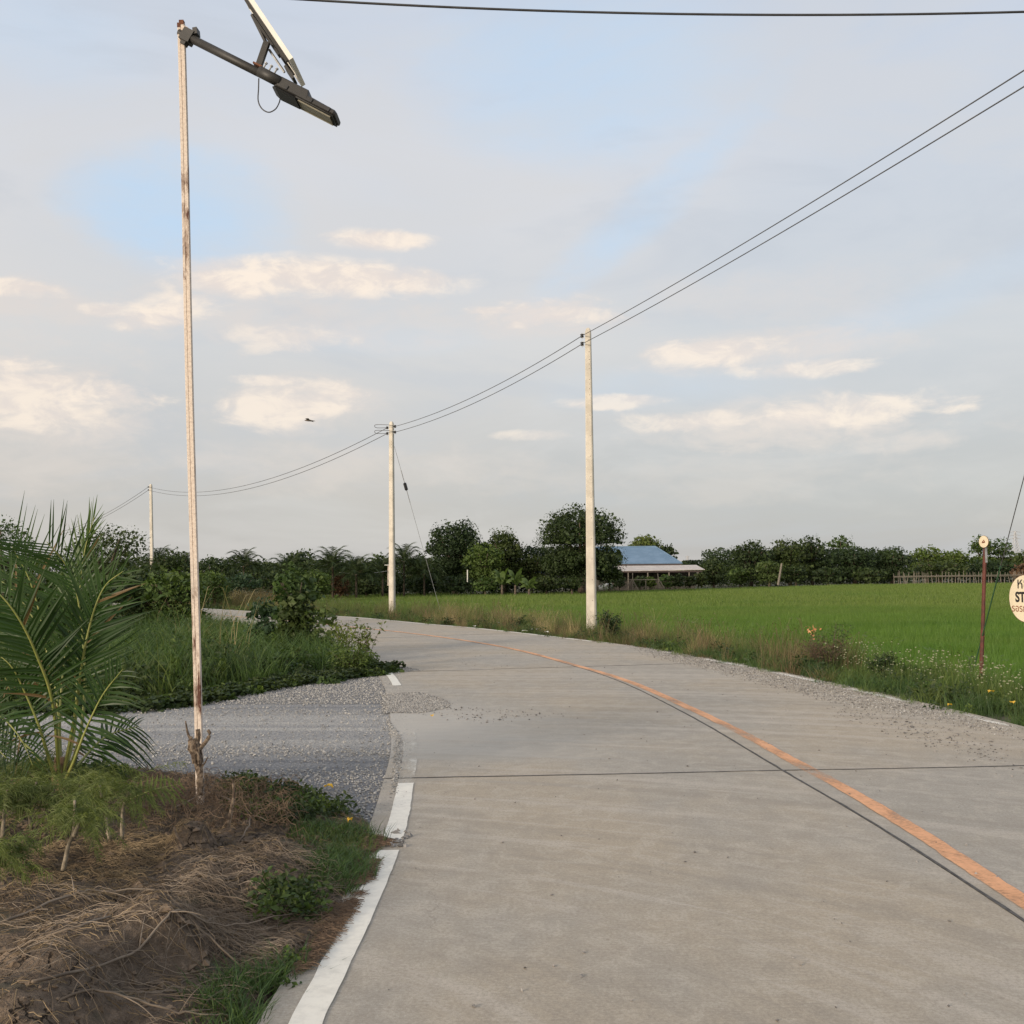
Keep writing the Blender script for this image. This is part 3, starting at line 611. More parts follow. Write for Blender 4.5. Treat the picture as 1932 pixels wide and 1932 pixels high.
for pts, n, L, a, sp in straw_regions:
    P = sample_poly(pix_poly(pts), int(n * .75), r); me = fibers(P, L * .8, .0024, r, .025, a, sp * 2.2, bank_z, .6)
    tag(link('dry_straw', me, M['straw']), ['tawny straw mulch raked round the shrub stems', 'pale straw heap at the foot of the two bare stems', 'straw and husk lying under the feathery shrub', 'matted straw on the soil left of the mound'][straw_regions.index((pts, n, L, a, sp))], 'straw', kind='stuff')
tw = [([(340, 1630), (520, 1560), (640, 1590), (640, 1700), (560, 1760), (300, 1730)], 700, .18, None, 1, .035, .0021), ([(0, 1680), (330, 1680), (560, 1740), (600, 1800), (520, 1840), (250, 1800), (0, 1790)], 220, .32, -.15, 1.0, .03, .0023),
      ([(380, 1640), (560, 1720), (620, 1780), (560, 1810), (300, 1740)], 340, .24, -.3, 1.0, .035, .0022), ([(0, 1780), (430, 1830), (470, 1930), (0, 1960)], 70, .38, -.1, 1.1, .03, .0025), ([(240, 1480), (560, 1470), (560, 1560), (240, 1545)], 700, .20, None, 1, .12, .0035)]
labs = ['tangle of dead twigs piled on the bank beside the white line', 'grey dead stems strewn across the middle of the soil mound', 'combed grey twigs lying downhill towards the road', 'few long dead stems on the soil in the near corner', 'brown brushwood round the foot of the lamp post']
for (pts, n, L, a, sp, h, w), lb in zip(tw, labs):
    P = sample_poly(pix_poly(pts), n, r); tag(link('dead_twigs', fibers(P, L, w, r, h, a, sp, bank_z, .35, 6), M['twig' if 'brushwood' not in lb else 'needle']), lb, 'twigs', kind='stuff')
P = sample_poly(GP([(700, 1572), (738, 1588), (722, 1606), (684, 1685), (655, 1735), (612, 1792), (588, 1822), (556, 1840), (590, 1775), (648, 1700), (668, 1640)], .01), 3600, r); P = P[fbm(P[:, 0] * 5, P[:, 1] * 3, 51) > .47]
tag(link('leaf_litter', fibers(P, .075, .0026, r, .012, .5, .9, lambda x, y: np.maximum(bank_z(x, y), .003), .4, 3), M['needle']), 'brown needle litter drifted against the white edge line', 'litter', kind='stuff')
P = sample_poly(BANK, 7500, r); P = P[(P[:, 1] < 9.2) & (P[:, 0] > -5)]
tag(link('leaf_litter', fibers(P, .07, .003, r, .012, None, 1, bank_z, .4, 3), M['straw']), 'bits of dry chaff scattered over the bare soil bank', 'litter', kind='stuff')
P = sample_poly(BANK, 14000, r); P = P[(P[:, 1] < 9.2) & (P[:, 0] > -5)]; P3 = on_bank(P); s_ = .003 + .026 * r.random(len(P)) ** 9; big_ = r.choice(len(P), 110); s_[big_] = .016 + .03 * r.random(110) ** 2
tag(link('soil_crumbs', stones(P3, s_, r), M['soil_clod']), 'loose soil crumbs and clods on the dirt bank', 'soil', kind='stuff')

# single long dead branches
def branch(pts, lab, w=.006, forks=()):
    P = []
    for u, v, z in pts:
        p = G(u, v, .15); p = G(u, v, float(bank_z(p[0], p[1])) + z); P.append([p[0], p[1], float(bank_z(p[0], p[1])) + z])
    S_ = spline(P, 26); S_ += np.random.default_rng(len(lab)).normal(size=S_.shape) * .0035
    mb = MB().tube(S_, np.linspace(w, w * .35, 26), 6)
    for k in (7, 12, 17):
        d = S_[k + 1] - S_[k]; q = np.array([-d[1], d[0], .01]) * (1 if k % 2 else -1); q /= np.linalg.norm(q); e = S_[k] + q * .09 + d * 3
        mb.tube(spline([S_[k], (S_[k] + e) / 2 + [0, 0, .01], e], 6), np.linspace(w * .5, w * .2, 6), 5)
    tag(mb.build('dead_branch', M['twig'], smooth=True), lab, 'branch', 'dead branches on the soil bank')
branch([(0, 1795, .02), (150, 1760, .02), (250, 1715, .03), (330, 1705, .03), (450, 1760, .03), (560, 1790, .02)], 'longest pale branch arching over the mound and bending down to the road side')
branch([(0, 1740, .02), (130, 1700, .02), (200, 1680, .03), (400, 1690, .03), (520, 1730, .02)], 'pale branch running level across the upper edge of the mound')
branch([(60, 1840, .02), (250, 1830, .02), (330, 1800, .02), (420, 1770, .04), (560, 1740, .05)], 'forked branch rising towards the little nest of dry stems')
branch([(0, 1925, .02), (160, 1905, .02), (330, 1915, .02), (430, 1932, .02)], 'dead branch lying along the bottom corner of the bank')
branch([(375, 1800, .02), (460, 1860, .02), (480, 1900, .02), (490, 1930, .02)], 'thin dead branch hanging down beside the lowest grass tuft', .004)
branch([(330, 1540, .02), (400, 1500, .04), (470, 1545, .05), (450, 1590, .03)], 'bent brown branch beside the lamp post foot', .008)
branch([(490, 1725, .004), (560, 1700, .004), (640, 1672, .006), (728, 1652, .010)], 'thin branch reaching over the white line above the middle', .0035)
branch([(540, 1860, .003), (600, 1825, .004), (650, 1800, .006)], 'twig lying across the white line near the bottom', .004)

# ---------------------------------------------------------------- concrete power poles and wires
def power_pole(base, top, w0, w1, label, ins_dir, double=False, rot=0.0, nh=22):
    base = np.asarray(base, float); top = np.asarray(top, float); root = empty('power_pole', base, label, 'power pole', 'concrete power poles along the road')
    H = np.linalg.norm(top - base); c, s = math.cos(rot), math.sin(rot); ax = np.array([[c, s, 0], [-s, c, 0], [0, 0, 1.]])
    v = []; f = []; L = 14; prof = []
    for i in range(L + 1):
        t = i / L * (1 - .12 / H); prof.append((t, 1.0))
    prof += [(1 - .05 / H, .82), (1 - .01 / H, .5), (1.0, .2)]
    oc = np.array([(1, .72), (.72, 1), (-.72, 1), (-1, .72), (-1, -.72), (-.72, -1), (.72, -1), (1, -.72)]) / 2
    for t, k in prof:
        w = (w0 + (w1 - w0) * t); p = base + (top - base) * t
        for q in oc: v.append(p + (np.array([q[0] * w * k, q[1] * w * (.85 if k == 1 else .85 * k), 0])) @ ax)
    n = len(prof)
    for i in range(n - 1):
        for j in range(8): f.append([i * 8 + j, i * 8 + (j + 1) % 8, (i + 1) * 8 + (j + 1) % 8, (i + 1) * 8 + j])
    v.append(top + [0, 0, .004]); fc = [[(n - 1) * 8 + j, (n - 1) * 8 + (j + 1) % 8, n * 8] for j in range(8)]
    link('shaft', mesh_np(v, [np.array(f), np.array(fc)]), M['pole_concrete'], root)
    hm = MB()
    hs = list(np.linspace(.12, .78, nh // 2)) + [.80, .815, .83, .865, .88, .895, .92, .94, .96][:nh // 2]
    for t in hs:
        w = w0 + (w1 - w0) * t; p = base + (top - base) * t
        for face, off in ((-1, .16), (0, 0)):
            if face == -1: a = p + np.array([w * .20, -w * .425 - .001, 0]) @ ax; d = np.array([0, -.006, 0]) @ ax
            else: a = p + np.array([-w * .5 - .001, -w * .05, 0.1 if t < .8 else .02]) @ ax; d = np.array([-.006, 0, 0]) @ ax
            hm.tube([a - d, a + d * .4], .011, 6)
    link('bolt_holes', hm.mesh(), M['hole'], root, kind='stuff')
    tops = []
    for k, dz in enumerate((.20, .41)):
        sides = (-1, 1) if double else (-1,)
        for sd_ in sides:
            off = np.array([sd_ * (w1 / 2 + .085), -.02, 0]) @ ax; p = top - (top - base) / H * (dz + (.03 if sd_ < 0 and double else 0)) + off
            ib = MB(); zz = np.array([-.05, -.045, -.03, -.012, 0, .012, .03, .045, .05]); rr_ = np.array([.012, .038, .045, .045, .022, .045, .045, .038, .012])
            ib.tube([p + [0, 0, a] for a in zz], rr_, 10)
            i_ = ib.build('insulator', M['black'], root, True)
            br = MB(); br.box(p + np.array([-sd_ * .05, 0, .055]) @ ax, (.10, .02, .008), ax); br.box(p + np.array([-sd_ * .05, 0, -.055]) @ ax, (.10, .02, .008), ax); br.tube([p + [0, 0, -.09], p + [0, 0, .075]], .006, 6)
            br.build('bracket', M['galv'], root)
            tops.append(p)
    return root, tops
D1, D2, D3 = 28.0, 40.5, 74.0
p1b, p1t = W(1116.5, 1190, D1), W(1109.5, 618.5, D1); p1b[2] = -.15
p2b, p2t = W(740, 1157, D2), W(738.5, 795, D2); p2b[2] = -.1
p3b, p3t = W(288, 1130, D3), W(284.5, 913, D3); p3b[2] = -.4
# width from the picture (pixels at 1932) at each depth
w_ = lambda px, d: px * d / F
P1, t1 = power_pole(p1b, p1t, w_(18.5, D1), w_(10.5, D1), 'nearest concrete power pole standing in the grass at the field edge, right of centre', -1, rot=R(-14))
P2, t2 = power_pole(p2b, p2t, w_(11, D2), w_(8.0, D2), 'middle concrete power pole with a stay wire, where the road bends away', -1, True, rot=R(-24), nh=12)
P3, t3 = power_pole(p3b, p3t, w_(7, D3), w_(4.6, D3), 'farthest concrete power pole rising out of the trees on the left', -1, rot=R(-10), nh=4)
# pole 0, just outside the right edge, carrying the near end of the wires
D0 = 11.0
gx0 = W(2146, 83, D0)[0]; p0t = np.array([gx0, D0, 7.75]); p0b = np.array([gx0 + .03, D0, -.1])
P0, t0 = power_pole(p0b, p0t, .24, .17, 'concrete power pole beyond the right edge that carries the wires and the near stay', -1, rot=R(10))
t0 = [np.array([gx0 - .16, D0, 7.0 + .28]), np.array([gx0 - .16, D0, 7.0 + .09])]
def wire(a, b, sag, rad, name, mat, label, group, n=40, cat='wire'):
    a = np.asarray(a, float); b = np.asarray(b, float); t = np.linspace(0, 1, n)[:, None]; P = a + (b - a) * t; P[:, 2] -= (4 * sag * t * (1 - t))[:, 0]
    return tag(MB().tube(P, rad, 6).build(name, mat, smooth=True), label, cat, group)
GW = 'low voltage wires strung between the concrete poles'
# fit: height where the near span leaves the frame
def end_fit(a, u_edge, v_edge, x1, y1):
    # direction through a and the pixel at depth where the span crosses the frame edge
    best = None
    for d in np.linspace(11.0, 16, 400):
        p = W(u_edge, v_edge, d); t = (a[1] - d) / (a[1] - y1); xe = a[0] + (x1 - a[0]) * t
        if best is None or abs(p[0] - xe) < best[0]: best = (abs(p[0] - xe), p, t)
    return best[1], best[2]
for k, (ve, lb) in enumerate(((133, 'upper wire from the nearest pole out over the right edge'), (163, 'lower wire from the nearest pole out over the right edge'))):
    a = t1[k] + [.0, 0, 0]; pe, te = end_fit(a, 1932, ve, t0[k][0], t0[k][1]); sag = .10
    # z of far end so that the wire passes pe
    zb = a[2] + (pe[2] + 4 * sag * te * (1 - te) - a[2]) / te; b = np.array([t0[k][0], t0[k][1], zb])
    wire(a, b, sag, .0085, 'power_line', M['wire'], lb, GW)
l2 = [t2[0], t2[2]]; r2 = [t2[1], t2[3]]
for k in range(2):
    wire(t1[k], r2[k], .26, .0095, 'power_line', M['wire'], ['upper', 'lower'][k] + ' wire between the nearest pole and the middle pole', GW)
    wire(l2[k], t3[k], 1.15, .011, 'power_line', M['wire'], ['upper', 'lower'][k] + ' wire between the middle pole and the farthest pole', GW)
    p4 = W(120 - 6 * k, 1002 + 7 * k, 96); wire(t3[k], p4, .35, .013, 'power_line', M['wire'], ['upper', 'lower'][k] + ' wire running left and down from the farthest pole', GW)
    lp = spline([r2[k], r2[k] * .5 + l2[k] * .5 + [-.1, -.25, .05], l2[k] + [-.42, -.1, .10], l2[k] + [-.40, -.05, .0], l2[k]], 24)
    tag(MB().tube(lp, .010, 6).build('jumper_wire', M['wire'], smooth=True), ['upper', 'lower'][k] + ' jumper loop on the left side of the middle pole', 'wire', 'jumper loops on the middle pole')
# stays
def stay(top, anchor, insul, label, guard=None, rad=.008):
    root = empty('stay_wire', anchor, label, 'stay wire'); top = np.asarray(top); anchor = np.asarray(anchor)
    MB().tube([top, anchor], rad, 6).build('cable', M['galv'] if guard is None else M['wire'], root)
    d = (anchor - top)
    if insul: c = top + d * insul; u = d / np.linalg.norm(d); MB().tube([c - u * .15, c - u * .12, c + u * .12, c + u * .15], [.03, .06, .06, .03], 8).build('stay_insulator', M['black'], root); MB().tube([c - u * .62, c - u * .17], .014, 6).build('preformed_grip', M['galv'], root); MB().tube([c + u * .17, c + u * .62], .014, 6).build('preformed_grip', M['galv'], root)
    if guard: c = top + d * guard; MB().tube([c, anchor], .011, 8).build('guard_sleeve', M['guard'], root)
    return root
stay(W(744, 842, D2 - .1), W(831, 1153, D2 + 1.2), .24, 'stay wire with a black insulator slanting from the middle pole to the ground', None, .0075)
an = W(1828, 1297, 19.0); stay(W(2146, 83, D0), an, 0, 'stay wire slanting down behind the rusty post into the grass at the right edge', .72, .007)
# cable crossing overhead
wa = W(1932, 22, D0 + .0); pr_l = W(530, 0, D0 + .3)
tcab = np.array([gx0 - .1, D0, 0.0]); xl = -13.0; S_pts = []
zc = [W(530, -3, 11.1), W(700, 6, 11.1), W(950, 17, 11.1), W(1250, 26, 11.1), W(1500, 29, 11.1), W(1932, 22, 11.1)]
cf = np.polyfit([p[0] for p in zc], [p[2] for p in zc], 2); xs = np.linspace(-13, gx0 - .05, 60)
tag(MB().tube(np.column_stack([xs, np.full(60, 11.1), np.polyval(cf, xs)]), .0125, 8).build('overhead_cable', M['wire_dark'], smooth=True), 'thick black cable crossing the sky along the top edge', 'cable')

# ---------------------------------------------------------------- solar street lamp on the peeling post
def peel_mat():
    m, nb, p = new_mat('peeling_white_paint'); v = obj_vec(nb)
    n = nb.noise(nb.mapv(v, (9, 9, 2.2)), 1.0, 6, .72, .3); big = nb.noise(nb.mapv(v, (1, 1, .8)), 2.2, 3); f = nb.noise(v, 60, 5, .7)
    k = nb.m('ADD', nb.m('MULTIPLY', n, .8), nb.m('MULTIPLY', big, .25))
    c = nb.mix(nb.sstep(f, .4, .66), (0.66, 0.57, 0.49), (0.50, 0.42, 0.36)); c = nb.mix(nb.sstep(k, .555, .60), c, (0.33, 0.25, 0.20)); c = nb.mix(nb.sstep(k, .605, .63), c, (0.09, 0.035, 0.022))
    nb.l.new(c, p.inputs['Base Color']); p.inputs['Roughness'].default_value = .8; bump(nb, p, n, .4, .004); return m
M['peel'] = peel_mat(); M['rust'] = simple('rust', (0.10, 0.035, 0.02), (0.17, 0.075, 0.04), 40, .9, .3)
M['lamp_grey'] = simple('lamp_grey_enamel', (0.024, 0.023, 0.022), (0.038, 0.036, 0.034), 9, .55, .05); M['lamp_dark'] = simple('lamp_black_plastic', (0.016, 0.017, 0.02), (0.024, 0.025, 0.027), 9, .5, 0)
M['alu'] = simple('panel_aluminium', (0.74, 0.72, 0.66), (0.82, 0.80, 0.74), 6, .45, 0, 0); M['pv'] = simple('solar_cells', (0.008, 0.012, 0.035), (0.012, 0.02, 0.05), 30, .2, 0)
M['lens'] = simple('lamp_lens', (0.19, 0.18, 0.14), (0.25, 0.235, 0.18), 60, .3, 0); M['pvback'] = simple('panel_back_sheet', (0.20, 0.19, 0.175), (0.26, 0.25, 0.23), 9, .7, 0)
bx_, by_ = G(378, 1500, .13); LB = np.array([bx_, by_, .02]); DL = by_
LT = W(341.5, 46, DL); lamp = empty('solar_street_lamp', LB, 'leaning solar street lamp on a peeling white post with rust spots, left of the road', 'street lamp')
ax1 = (LT - LB) / np.linalg.norm(LT - LB); sx = np.array([1, 0, 0]) - ax1 * ax1[0]; sx /= np.linalg.norm(sx); sy = np.cross(ax1, sx)
def lean_tube(off, w, d, top_cut, name='post_tube'):
    n = 70; zs = np.linspace(0, 1, n); v = []; r_ = np.random.default_rng(int(w * 1e4))
    for t in zs:
        p = LB + (LT - LB) * t * top_cut + sx * (off + .003 * math.sin(t * 9)) 
        for a, b in ((-.5, -.36), (-.36, -.5), (.36, -.5), (.5, -.36), (.5, .36), (.36, .5), (-.36, .5), (-.5, .36)): v.append(p + sx * a * w + sy * b * d)
    i = np.arange(n - 1)[:, None] * 8; j = np.arange(8)[None]; f = np.stack([i + j, i + (j + 1) % 8, i + 8 + (j + 1) % 8, i + 8 + j], -1).reshape(-1, 4)
    k = (n - 1) * 8; f = np.vstack([f, [[k, k + 1, k + 2, k + 3], [k, k + 3, k + 4, k + 7], [k + 7, k + 4, k + 5, k + 6]]])
    link(name, mesh_np(v, f), M['peel'], lamp)
lean_tube(-.0125, .0215, .03, .995); lean_tube(.0115, .0265, .03, 1.0)
MB().box(LT + sx * .006 + ax1 * .008, (.030, .036, .030), [sx, sy, ax1]).build('rusty_cap', M['rust'], lamp)
MB().box(LT + sx * -.012 - ax1 * .01, (.020, .034, .030), [sx, sy, ax1]).build('rusty_cap', M['rust'], lamp)
c1 = lambda x, y, d: W(255.6 + .2315 * x, .2315 * y, d)
A0, A1 = c1(455, 315, DL - .02), c1(1150, 665, DL - .10); aa = (A1 - A0) / np.linalg.norm(A1 - A0); aw = np.array([0, 1.0, 0]) - aa * aa[1]; aw /= np.linalg.norm(aw); an_ = np.cross(aa, aw)   # an_ : up-ish
if an_[2] < 0: an_ = -an_
AX = [aa, aw, an_]
MB().tube([A0, A1 + aa * .06], .0285, 16).build('arm', M['lamp_grey'], lamp, True)
cl_ = MB(); cc = c1(430, 300, DL - .01); cl_.box(cc, (.075, .075, .085), AX); cl_.box(cc + aa * .035 + an_ * .05, (.03, .06, .045), [aa * .8 + an_ * .6, aw, an_ * .8 - aa * .6]); cl_.box(cc + aa * .0 - an_ * .05, (.035, .05, .03), AX); cl_.tube([cc - aa * .045, cc - aa * .075], .022, 10)
cl_.build('post_clamp', M['lamp_grey'], lamp); MB().box(c1(412, 238, DL - .02), (.028, .03, .026), AX).build('bracket_tab', M['peel'], lamp)
# strut to the panel
MB().tube([c1(1003, 545, DL - .06), c1(1072, 345, DL - .06)], .027, 4, sq=1).build('panel_strut', M['lamp_grey'], lamp)
MB().box(c1(1008, 545, DL - .06), (.07, .07, .012), AX).build('strut_base', M['rust'], lamp)
# panel: long axis in the picture plane, short axis in depth
PA = c1(1280, 470, DL - .22); PB = c1(962, 0, DL - .22); pl = (PB - PA); pl /= np.linalg.norm(pl); pd = np.array([0.03, 1.0, -.02]); pd -= pl * (pd @ pl); pd /= np.linalg.norm(pd); pn = np.cross(pl, pd); pn = pn if pn[2] > 0 else -pn
LP, WP = .66, .40; pc = PA + pl * LP / 2 + pd * WP / 2
AXP = [pl, pd, pn]; panel = link('solar_panel', MB().box(pc - pn * .004, (LP - .01, WP - .01, .006), AXP).mesh(), M['pv'], lamp)
MB().box(pc - pn * .0105, (LP - .012, WP - .012, .004), AXP).build('back_sheet', M['pvback'], panel)
fr = MB(); T_ = .030
for sg in (-1, 1):
    fr.box(pc + pd * sg * (WP / 2 - .002) - pn * .012, (LP + .004, .008, T_), AXP); fr.box(pc + pl * sg * (LP / 2 - .002) - pn * .012, (.008, WP - .006, T_), AXP)
fr.build('panel_frame', M['alu'], panel)
rl = MB(); 
for off in (.11, -.11): rl.box(pc + pd * off * .9 - pn * .034 - pl * .03, (.50, .022, .018), AXP)
rl.build('panel_rail', M['lamp_grey'], lamp); MB().box(pc - pn * .05 - pl * .02, (.30, .05, .014), AXP).build('panel_rail', M['lamp_grey'], lamp)
MB().tube([c1(1090, 405, DL - .04), c1(1215, 590, DL - .04)], .009, 6).build('tie_rod', M['galv'], lamp)
MB().tube([c1(950, 120, DL + .05), c1(1060, 340, DL - .02)], .012, 4, sq=1).build('panel_rail', M['lamp_grey'], lamp)
MB().box(c1(1265, 610, DL - .12), (.10, .10, .018), [pl * 1.0, pd, pn]).build('panel_foot', M['lamp_grey'], lamp)
# head
H0 = c1(1150, 655, DL - .14); h_ax = (c1(1650, 915, DL - .14) - H0); HL = np.linalg.norm(h_ax); h_ax /= HL; hw = np.array([0, 1., 0]) - h_ax * h_ax[1]; hw /= np.linalg.norm(hw); hn = np.cross(h_ax, hw); hn = hn if hn[2] > 0 else -hn
HW = .20; hc = H0 + hw * (HW / 2 - .03)
def prism(st, name, mat, par):
    """stations along the head: (x, half width, z_bottom, z_top)"""
    v = []; 
    for x, w, zb, zt in st:
        for a, b in ((-w, zb + .006), (-w + .008, zb), (w - .008, zb), (w, zb + .006), (w * .97, zt - .008), (w * .86, zt), (-w * .86, zt), (-w * .97, zt - .008)): v.append(hc + h_ax * x + hw * a + hn * b)
    n = len(st); f = [[i * 8 + j, i * 8 + (j + 1) % 8, (i + 1) * 8 + (j + 1) % 8, (i + 1) * 8 + j] for i in range(n - 1) for j in range(8)]
    f += [[0, 1, 2, 3], [0, 3, 4, 7], [7, 4, 5, 6]]; k = (n - 1) * 8; f += [[k + q for q in e] for e in ([0, 1, 2, 3], [0, 3, 4, 7], [7, 4, 5, 6])]
    return link(name, mesh_np(v, np.array(f)), mat, par)
hd = prism([(0, .075, -.040, .022), (.025, .098, -.040, .034), (.27 * HL / .55, .10, -.040, .036), (.29 * HL / .55, .10, -.040, .004), (HL * .96, .10, -.036, -.002), (HL, .085, -.034, -.010)], 'lamp_head', M['lamp_grey'], lamp)
prism([(-.005, .07, -.052, -.041), (.03, .097, -.058, -.041), (HL * .37, .097, -.054, -.041)], 'driver_cover', M['lamp_dark'], hd)
prism([(HL * .375, .097, -.047, -.041), (HL * .975, .092, -.047, -.037)], 'lens_frame', M['lamp_dark'], hd)
prism([(HL * .41, .074, -.051, -.0475), (HL * .93, .070, -.051, -.0475)], 'lens', M['lens'], hd)
for x in (.10, .30, .44): MB().box(hc + h_ax * HL * x * 2 - hw * .1 + hn * (-.02), (.016, .012, .028), [h_ax, hw, hn]).build('clip', M['lamp_dark'], hd)
MB().tube([H0 - h_ax * .13, H0 + h_ax * .03], .036, 14).build('spigot', M['lamp_grey'], lamp, True)
for x in (-.115, -.075, -.035): MB().tube([H0 + h_ax * x + hn * .030, H0 + h_ax * x + hn * .062, H0 + h_ax * x + hn * .064, H0 + h_ax * x + hn * .074], [.006, .006, .011, .011], 8).build('bolt', M['galv'], lamp)
cab = spline([c1(1005, 640, DL - .08), c1(1003, 720, DL - .1), c1(1000, 820, DL - .12), c1(1030, 885, DL - .13), c1(1085, 915, DL - .14), c1(1140, 890, DL - .14), c1(1170, 840, DL - .12), c1(1180, 800, DL - .1)], 40)
MB().tube(cab, .0042, 8).build('cable', M['wire_dark'], lamp, True)

# ---------------------------------------------------------------- signs on the right
M['cream'] = simple('cream_enamel', (0.62, 0.54, 0.39), (0.68, 0.60, 0.45), 3, .5, 0); M['rim'] = simple('brown_rim', (0.11, 0.05, 0.025), (0.15, 0.07, 0.035), 8, .6, 0)
M['ink'] = simple('black_lettering', (0.012, 0.010, 0.010), (0.018, 0.015, 0.015), 8, .5, 0); M['ink_brown'] = simple('brown_lettering', (0.19, 0.06, 0.03), (0.23, 0.08, 0.04), 8, .5, 0)
M['pale_post'] = simple('pale_green_white_post', (0.42, 0.47, 0.38), (0.55, 0.58, 0.50), 6, .7, .1); M['red_post'] = simple('rusty_red_post', (0.060, 0.018, 0.013), (0.12, 0.032, 0.022), 7, .7, .2)
DS = 13.8; sc_ = W(1935.3, 1129.5, DS); RS = 45.3 * DS / F
yaw = R(-75)     # turned to face the side track
fx = np.array([math.cos(yaw), math.sin(yaw), 0]); fn = np.array([math.sin(yaw), -math.cos(yaw), 0]); fz = np.array([0, 0, 1.])
sb_ = np.array([sc_[0] - .02, sc_[1] + .03, -.2]); sign = empty('stop_sign', sb_, 'round cream stop sign with black and brown lettering at the right edge', 'sign')
def disc(c, rad, th, n=48):
    a = np.arange(n) * 2 * math.pi / n; ring = c + np.cos(a)[:, None] * rad * fx + np.sin(a)[:, None] * rad * fz
    v = np.vstack([ring + fn * th / 2, ring - fn * th / 2, [c + fn * th / 2], [c - fn * th / 2]]); i = np.arange(n); j = (i + 1) % n
    return mesh_np(v, [np.stack([i, i + n, j + n, j], 1), np.vstack([np.stack([i, j, i * 0 + 2 * n], 1), np.stack([j + n, i + n, i * 0 + 2 * n + 1], 1)])])
link('sign_plate', disc(sc_ - fn * .003, RS, .006), M['rim'], sign); face = link('sign_face', disc(sc_ + fn * .002, RS * .972, .003), M['cream'], sign)
def lettering(txt, size, ox, oz, mat, par, origin, rot_z, bold=0.0, sxx=1.0, eps=.0045):
    cu = bpy.data.curves.new('lettering', 'FONT'); cu.body = txt; cu.size = size; cu.extrude = .0006; cu.offset = bold; cu.align_x = 'LEFT'; cu.align_y = 'CENTER'
    ob = bpy.data.objects.new('lettering_source', cu); COL.objects.link(ob); bpy.context.view_layer.update()
    me = bpy.data.meshes.new_from_object(ob.evaluated_get(bpy.context.evaluated_depsgraph_get())); COL.objects.unlink(ob); bpy.data.objects.remove(ob)
    Mx = Matrix(((fx[0] * sxx, 0, fn[0], 0), (fx[1] * sxx, 0, fn[1], 0), (0, 1, 0, 0), (0, 0, 0, 1)))
    Mx.translation = Vector(origin + fx * ox + fz * oz + fn * eps); me.transform(Mx); me.materials.clear(); return link('lettering', me, mat, par)
lettering('หยุด', .20, -.5 * RS, .62 * RS, M['ink'], sign, sc_, yaw, .0012, 1.0)
lettering('STOP', .172, -.60 * RS, .04 * RS, M['ink'], sign, sc_, yaw, .007, .95)
lettering('รอรถทาง', .128, -.84 * RS, -.42 * RS, M['ink_brown'], sign, sc_, yaw, .001, 1.0)
pq = sc_ - fn * .05
MB().box((pq[0], pq[1], (sc_[2] + .25 - .2) / 2), (.045, .045, sc_[2] + .25 + .2)).build('post', M['pale_post'], sign)
# rusty red post with a small round marker
DR = 18.0; rb, rt = W(1850.5, 1290, DR), W(1858.5, 1030, DR); rb[2] = -.35
mk = empty('marker_post', rb, 'leaning rusty red post topped by a small cream oval marker', 'marker post')
MB().tube([rb, rb * .5 + rt * .5 + [.003, 0, 0], rt], [w_(4.1, DR), w_(3.7, DR), w_(3.4, DR)], 8).build('post', M['red_post'], mk)
yaw = R(-66); fx = np.array([math.cos(yaw), math.sin(yaw), 0]); fn = np.array([math.sin(yaw), -math.cos(yaw), 0]); mc = W(1856, 1022, DR - .06); RM = w_(11.6, DR)
link('marker_rim', disc(mc - fn * .003, RM, .006, 28), M['rim'], mk); link('marker_face', disc(mc + fn * .002, RM * .95, .003, 28), M['cream'], mk)
mm = MB()
for a, b, c, d in ((-.35, -.18, .30, -.12), (-.2, .02, .1, .30), (.05, .28, .22, .02), (-.3, -.05, .3, -.02)): mm.tube([mc + fn * .005 + fx * a * RM + fz * b * RM, mc + fn * .005 + fx * c * RM + fz * d * RM], .006, 4)
mm.build('worn_emblem', M['ink_brown'], mk); MB().box(rt + [0, -.03, -.14], (.035, .012, .26)).build('bracket', M['galv'], mk)

# ---------------------------------------------------------------- bird
M['bird'] = simple('bird_brown', (0.10, 0.085, 0.075), (0.14, 0.12, 0.10), 20, .8, 0)
bc = W(583, 793.5, 42); bird = empty('bird', bc, 'small brown bird gliding low in the sky left of the middle pole', 'bird')
MB().tube([bc + [-.17, 0, .01], bc + [-.12, 0, .012], bc + [-.02, 0, .01], bc + [.10, 0, -.01], bc + [.24, 0, -.02]], [.008, .028, .042, .026, .006], 8).build('body', M['bird'], bird, True)
for s_ in (-1, 1):
    wv_ = np.array([bc + [.05, 0, 0], bc + [-.06, 0, .01], bc + [-.10, s_ * .22, .05], bc + [.03, s_ * .24, .045], bc + [.02, s_ * .46, .02], bc + [.09, s_ * .5, .01]]); wv_ = np.vstack([wv_, wv_ + [0, 0, .006]])
    link('wing', mesh_np(wv_, np.array([[0, 1, 2, 3], [3, 2, 4, 5], [6, 9, 8, 7], [9, 11, 10, 8], [0, 6, 7, 1], [1, 7, 8, 2], [2, 8, 10, 4], [4, 10, 11, 5], [5, 11, 9, 3], [3, 9, 6, 0]])), M['bird'], bird)

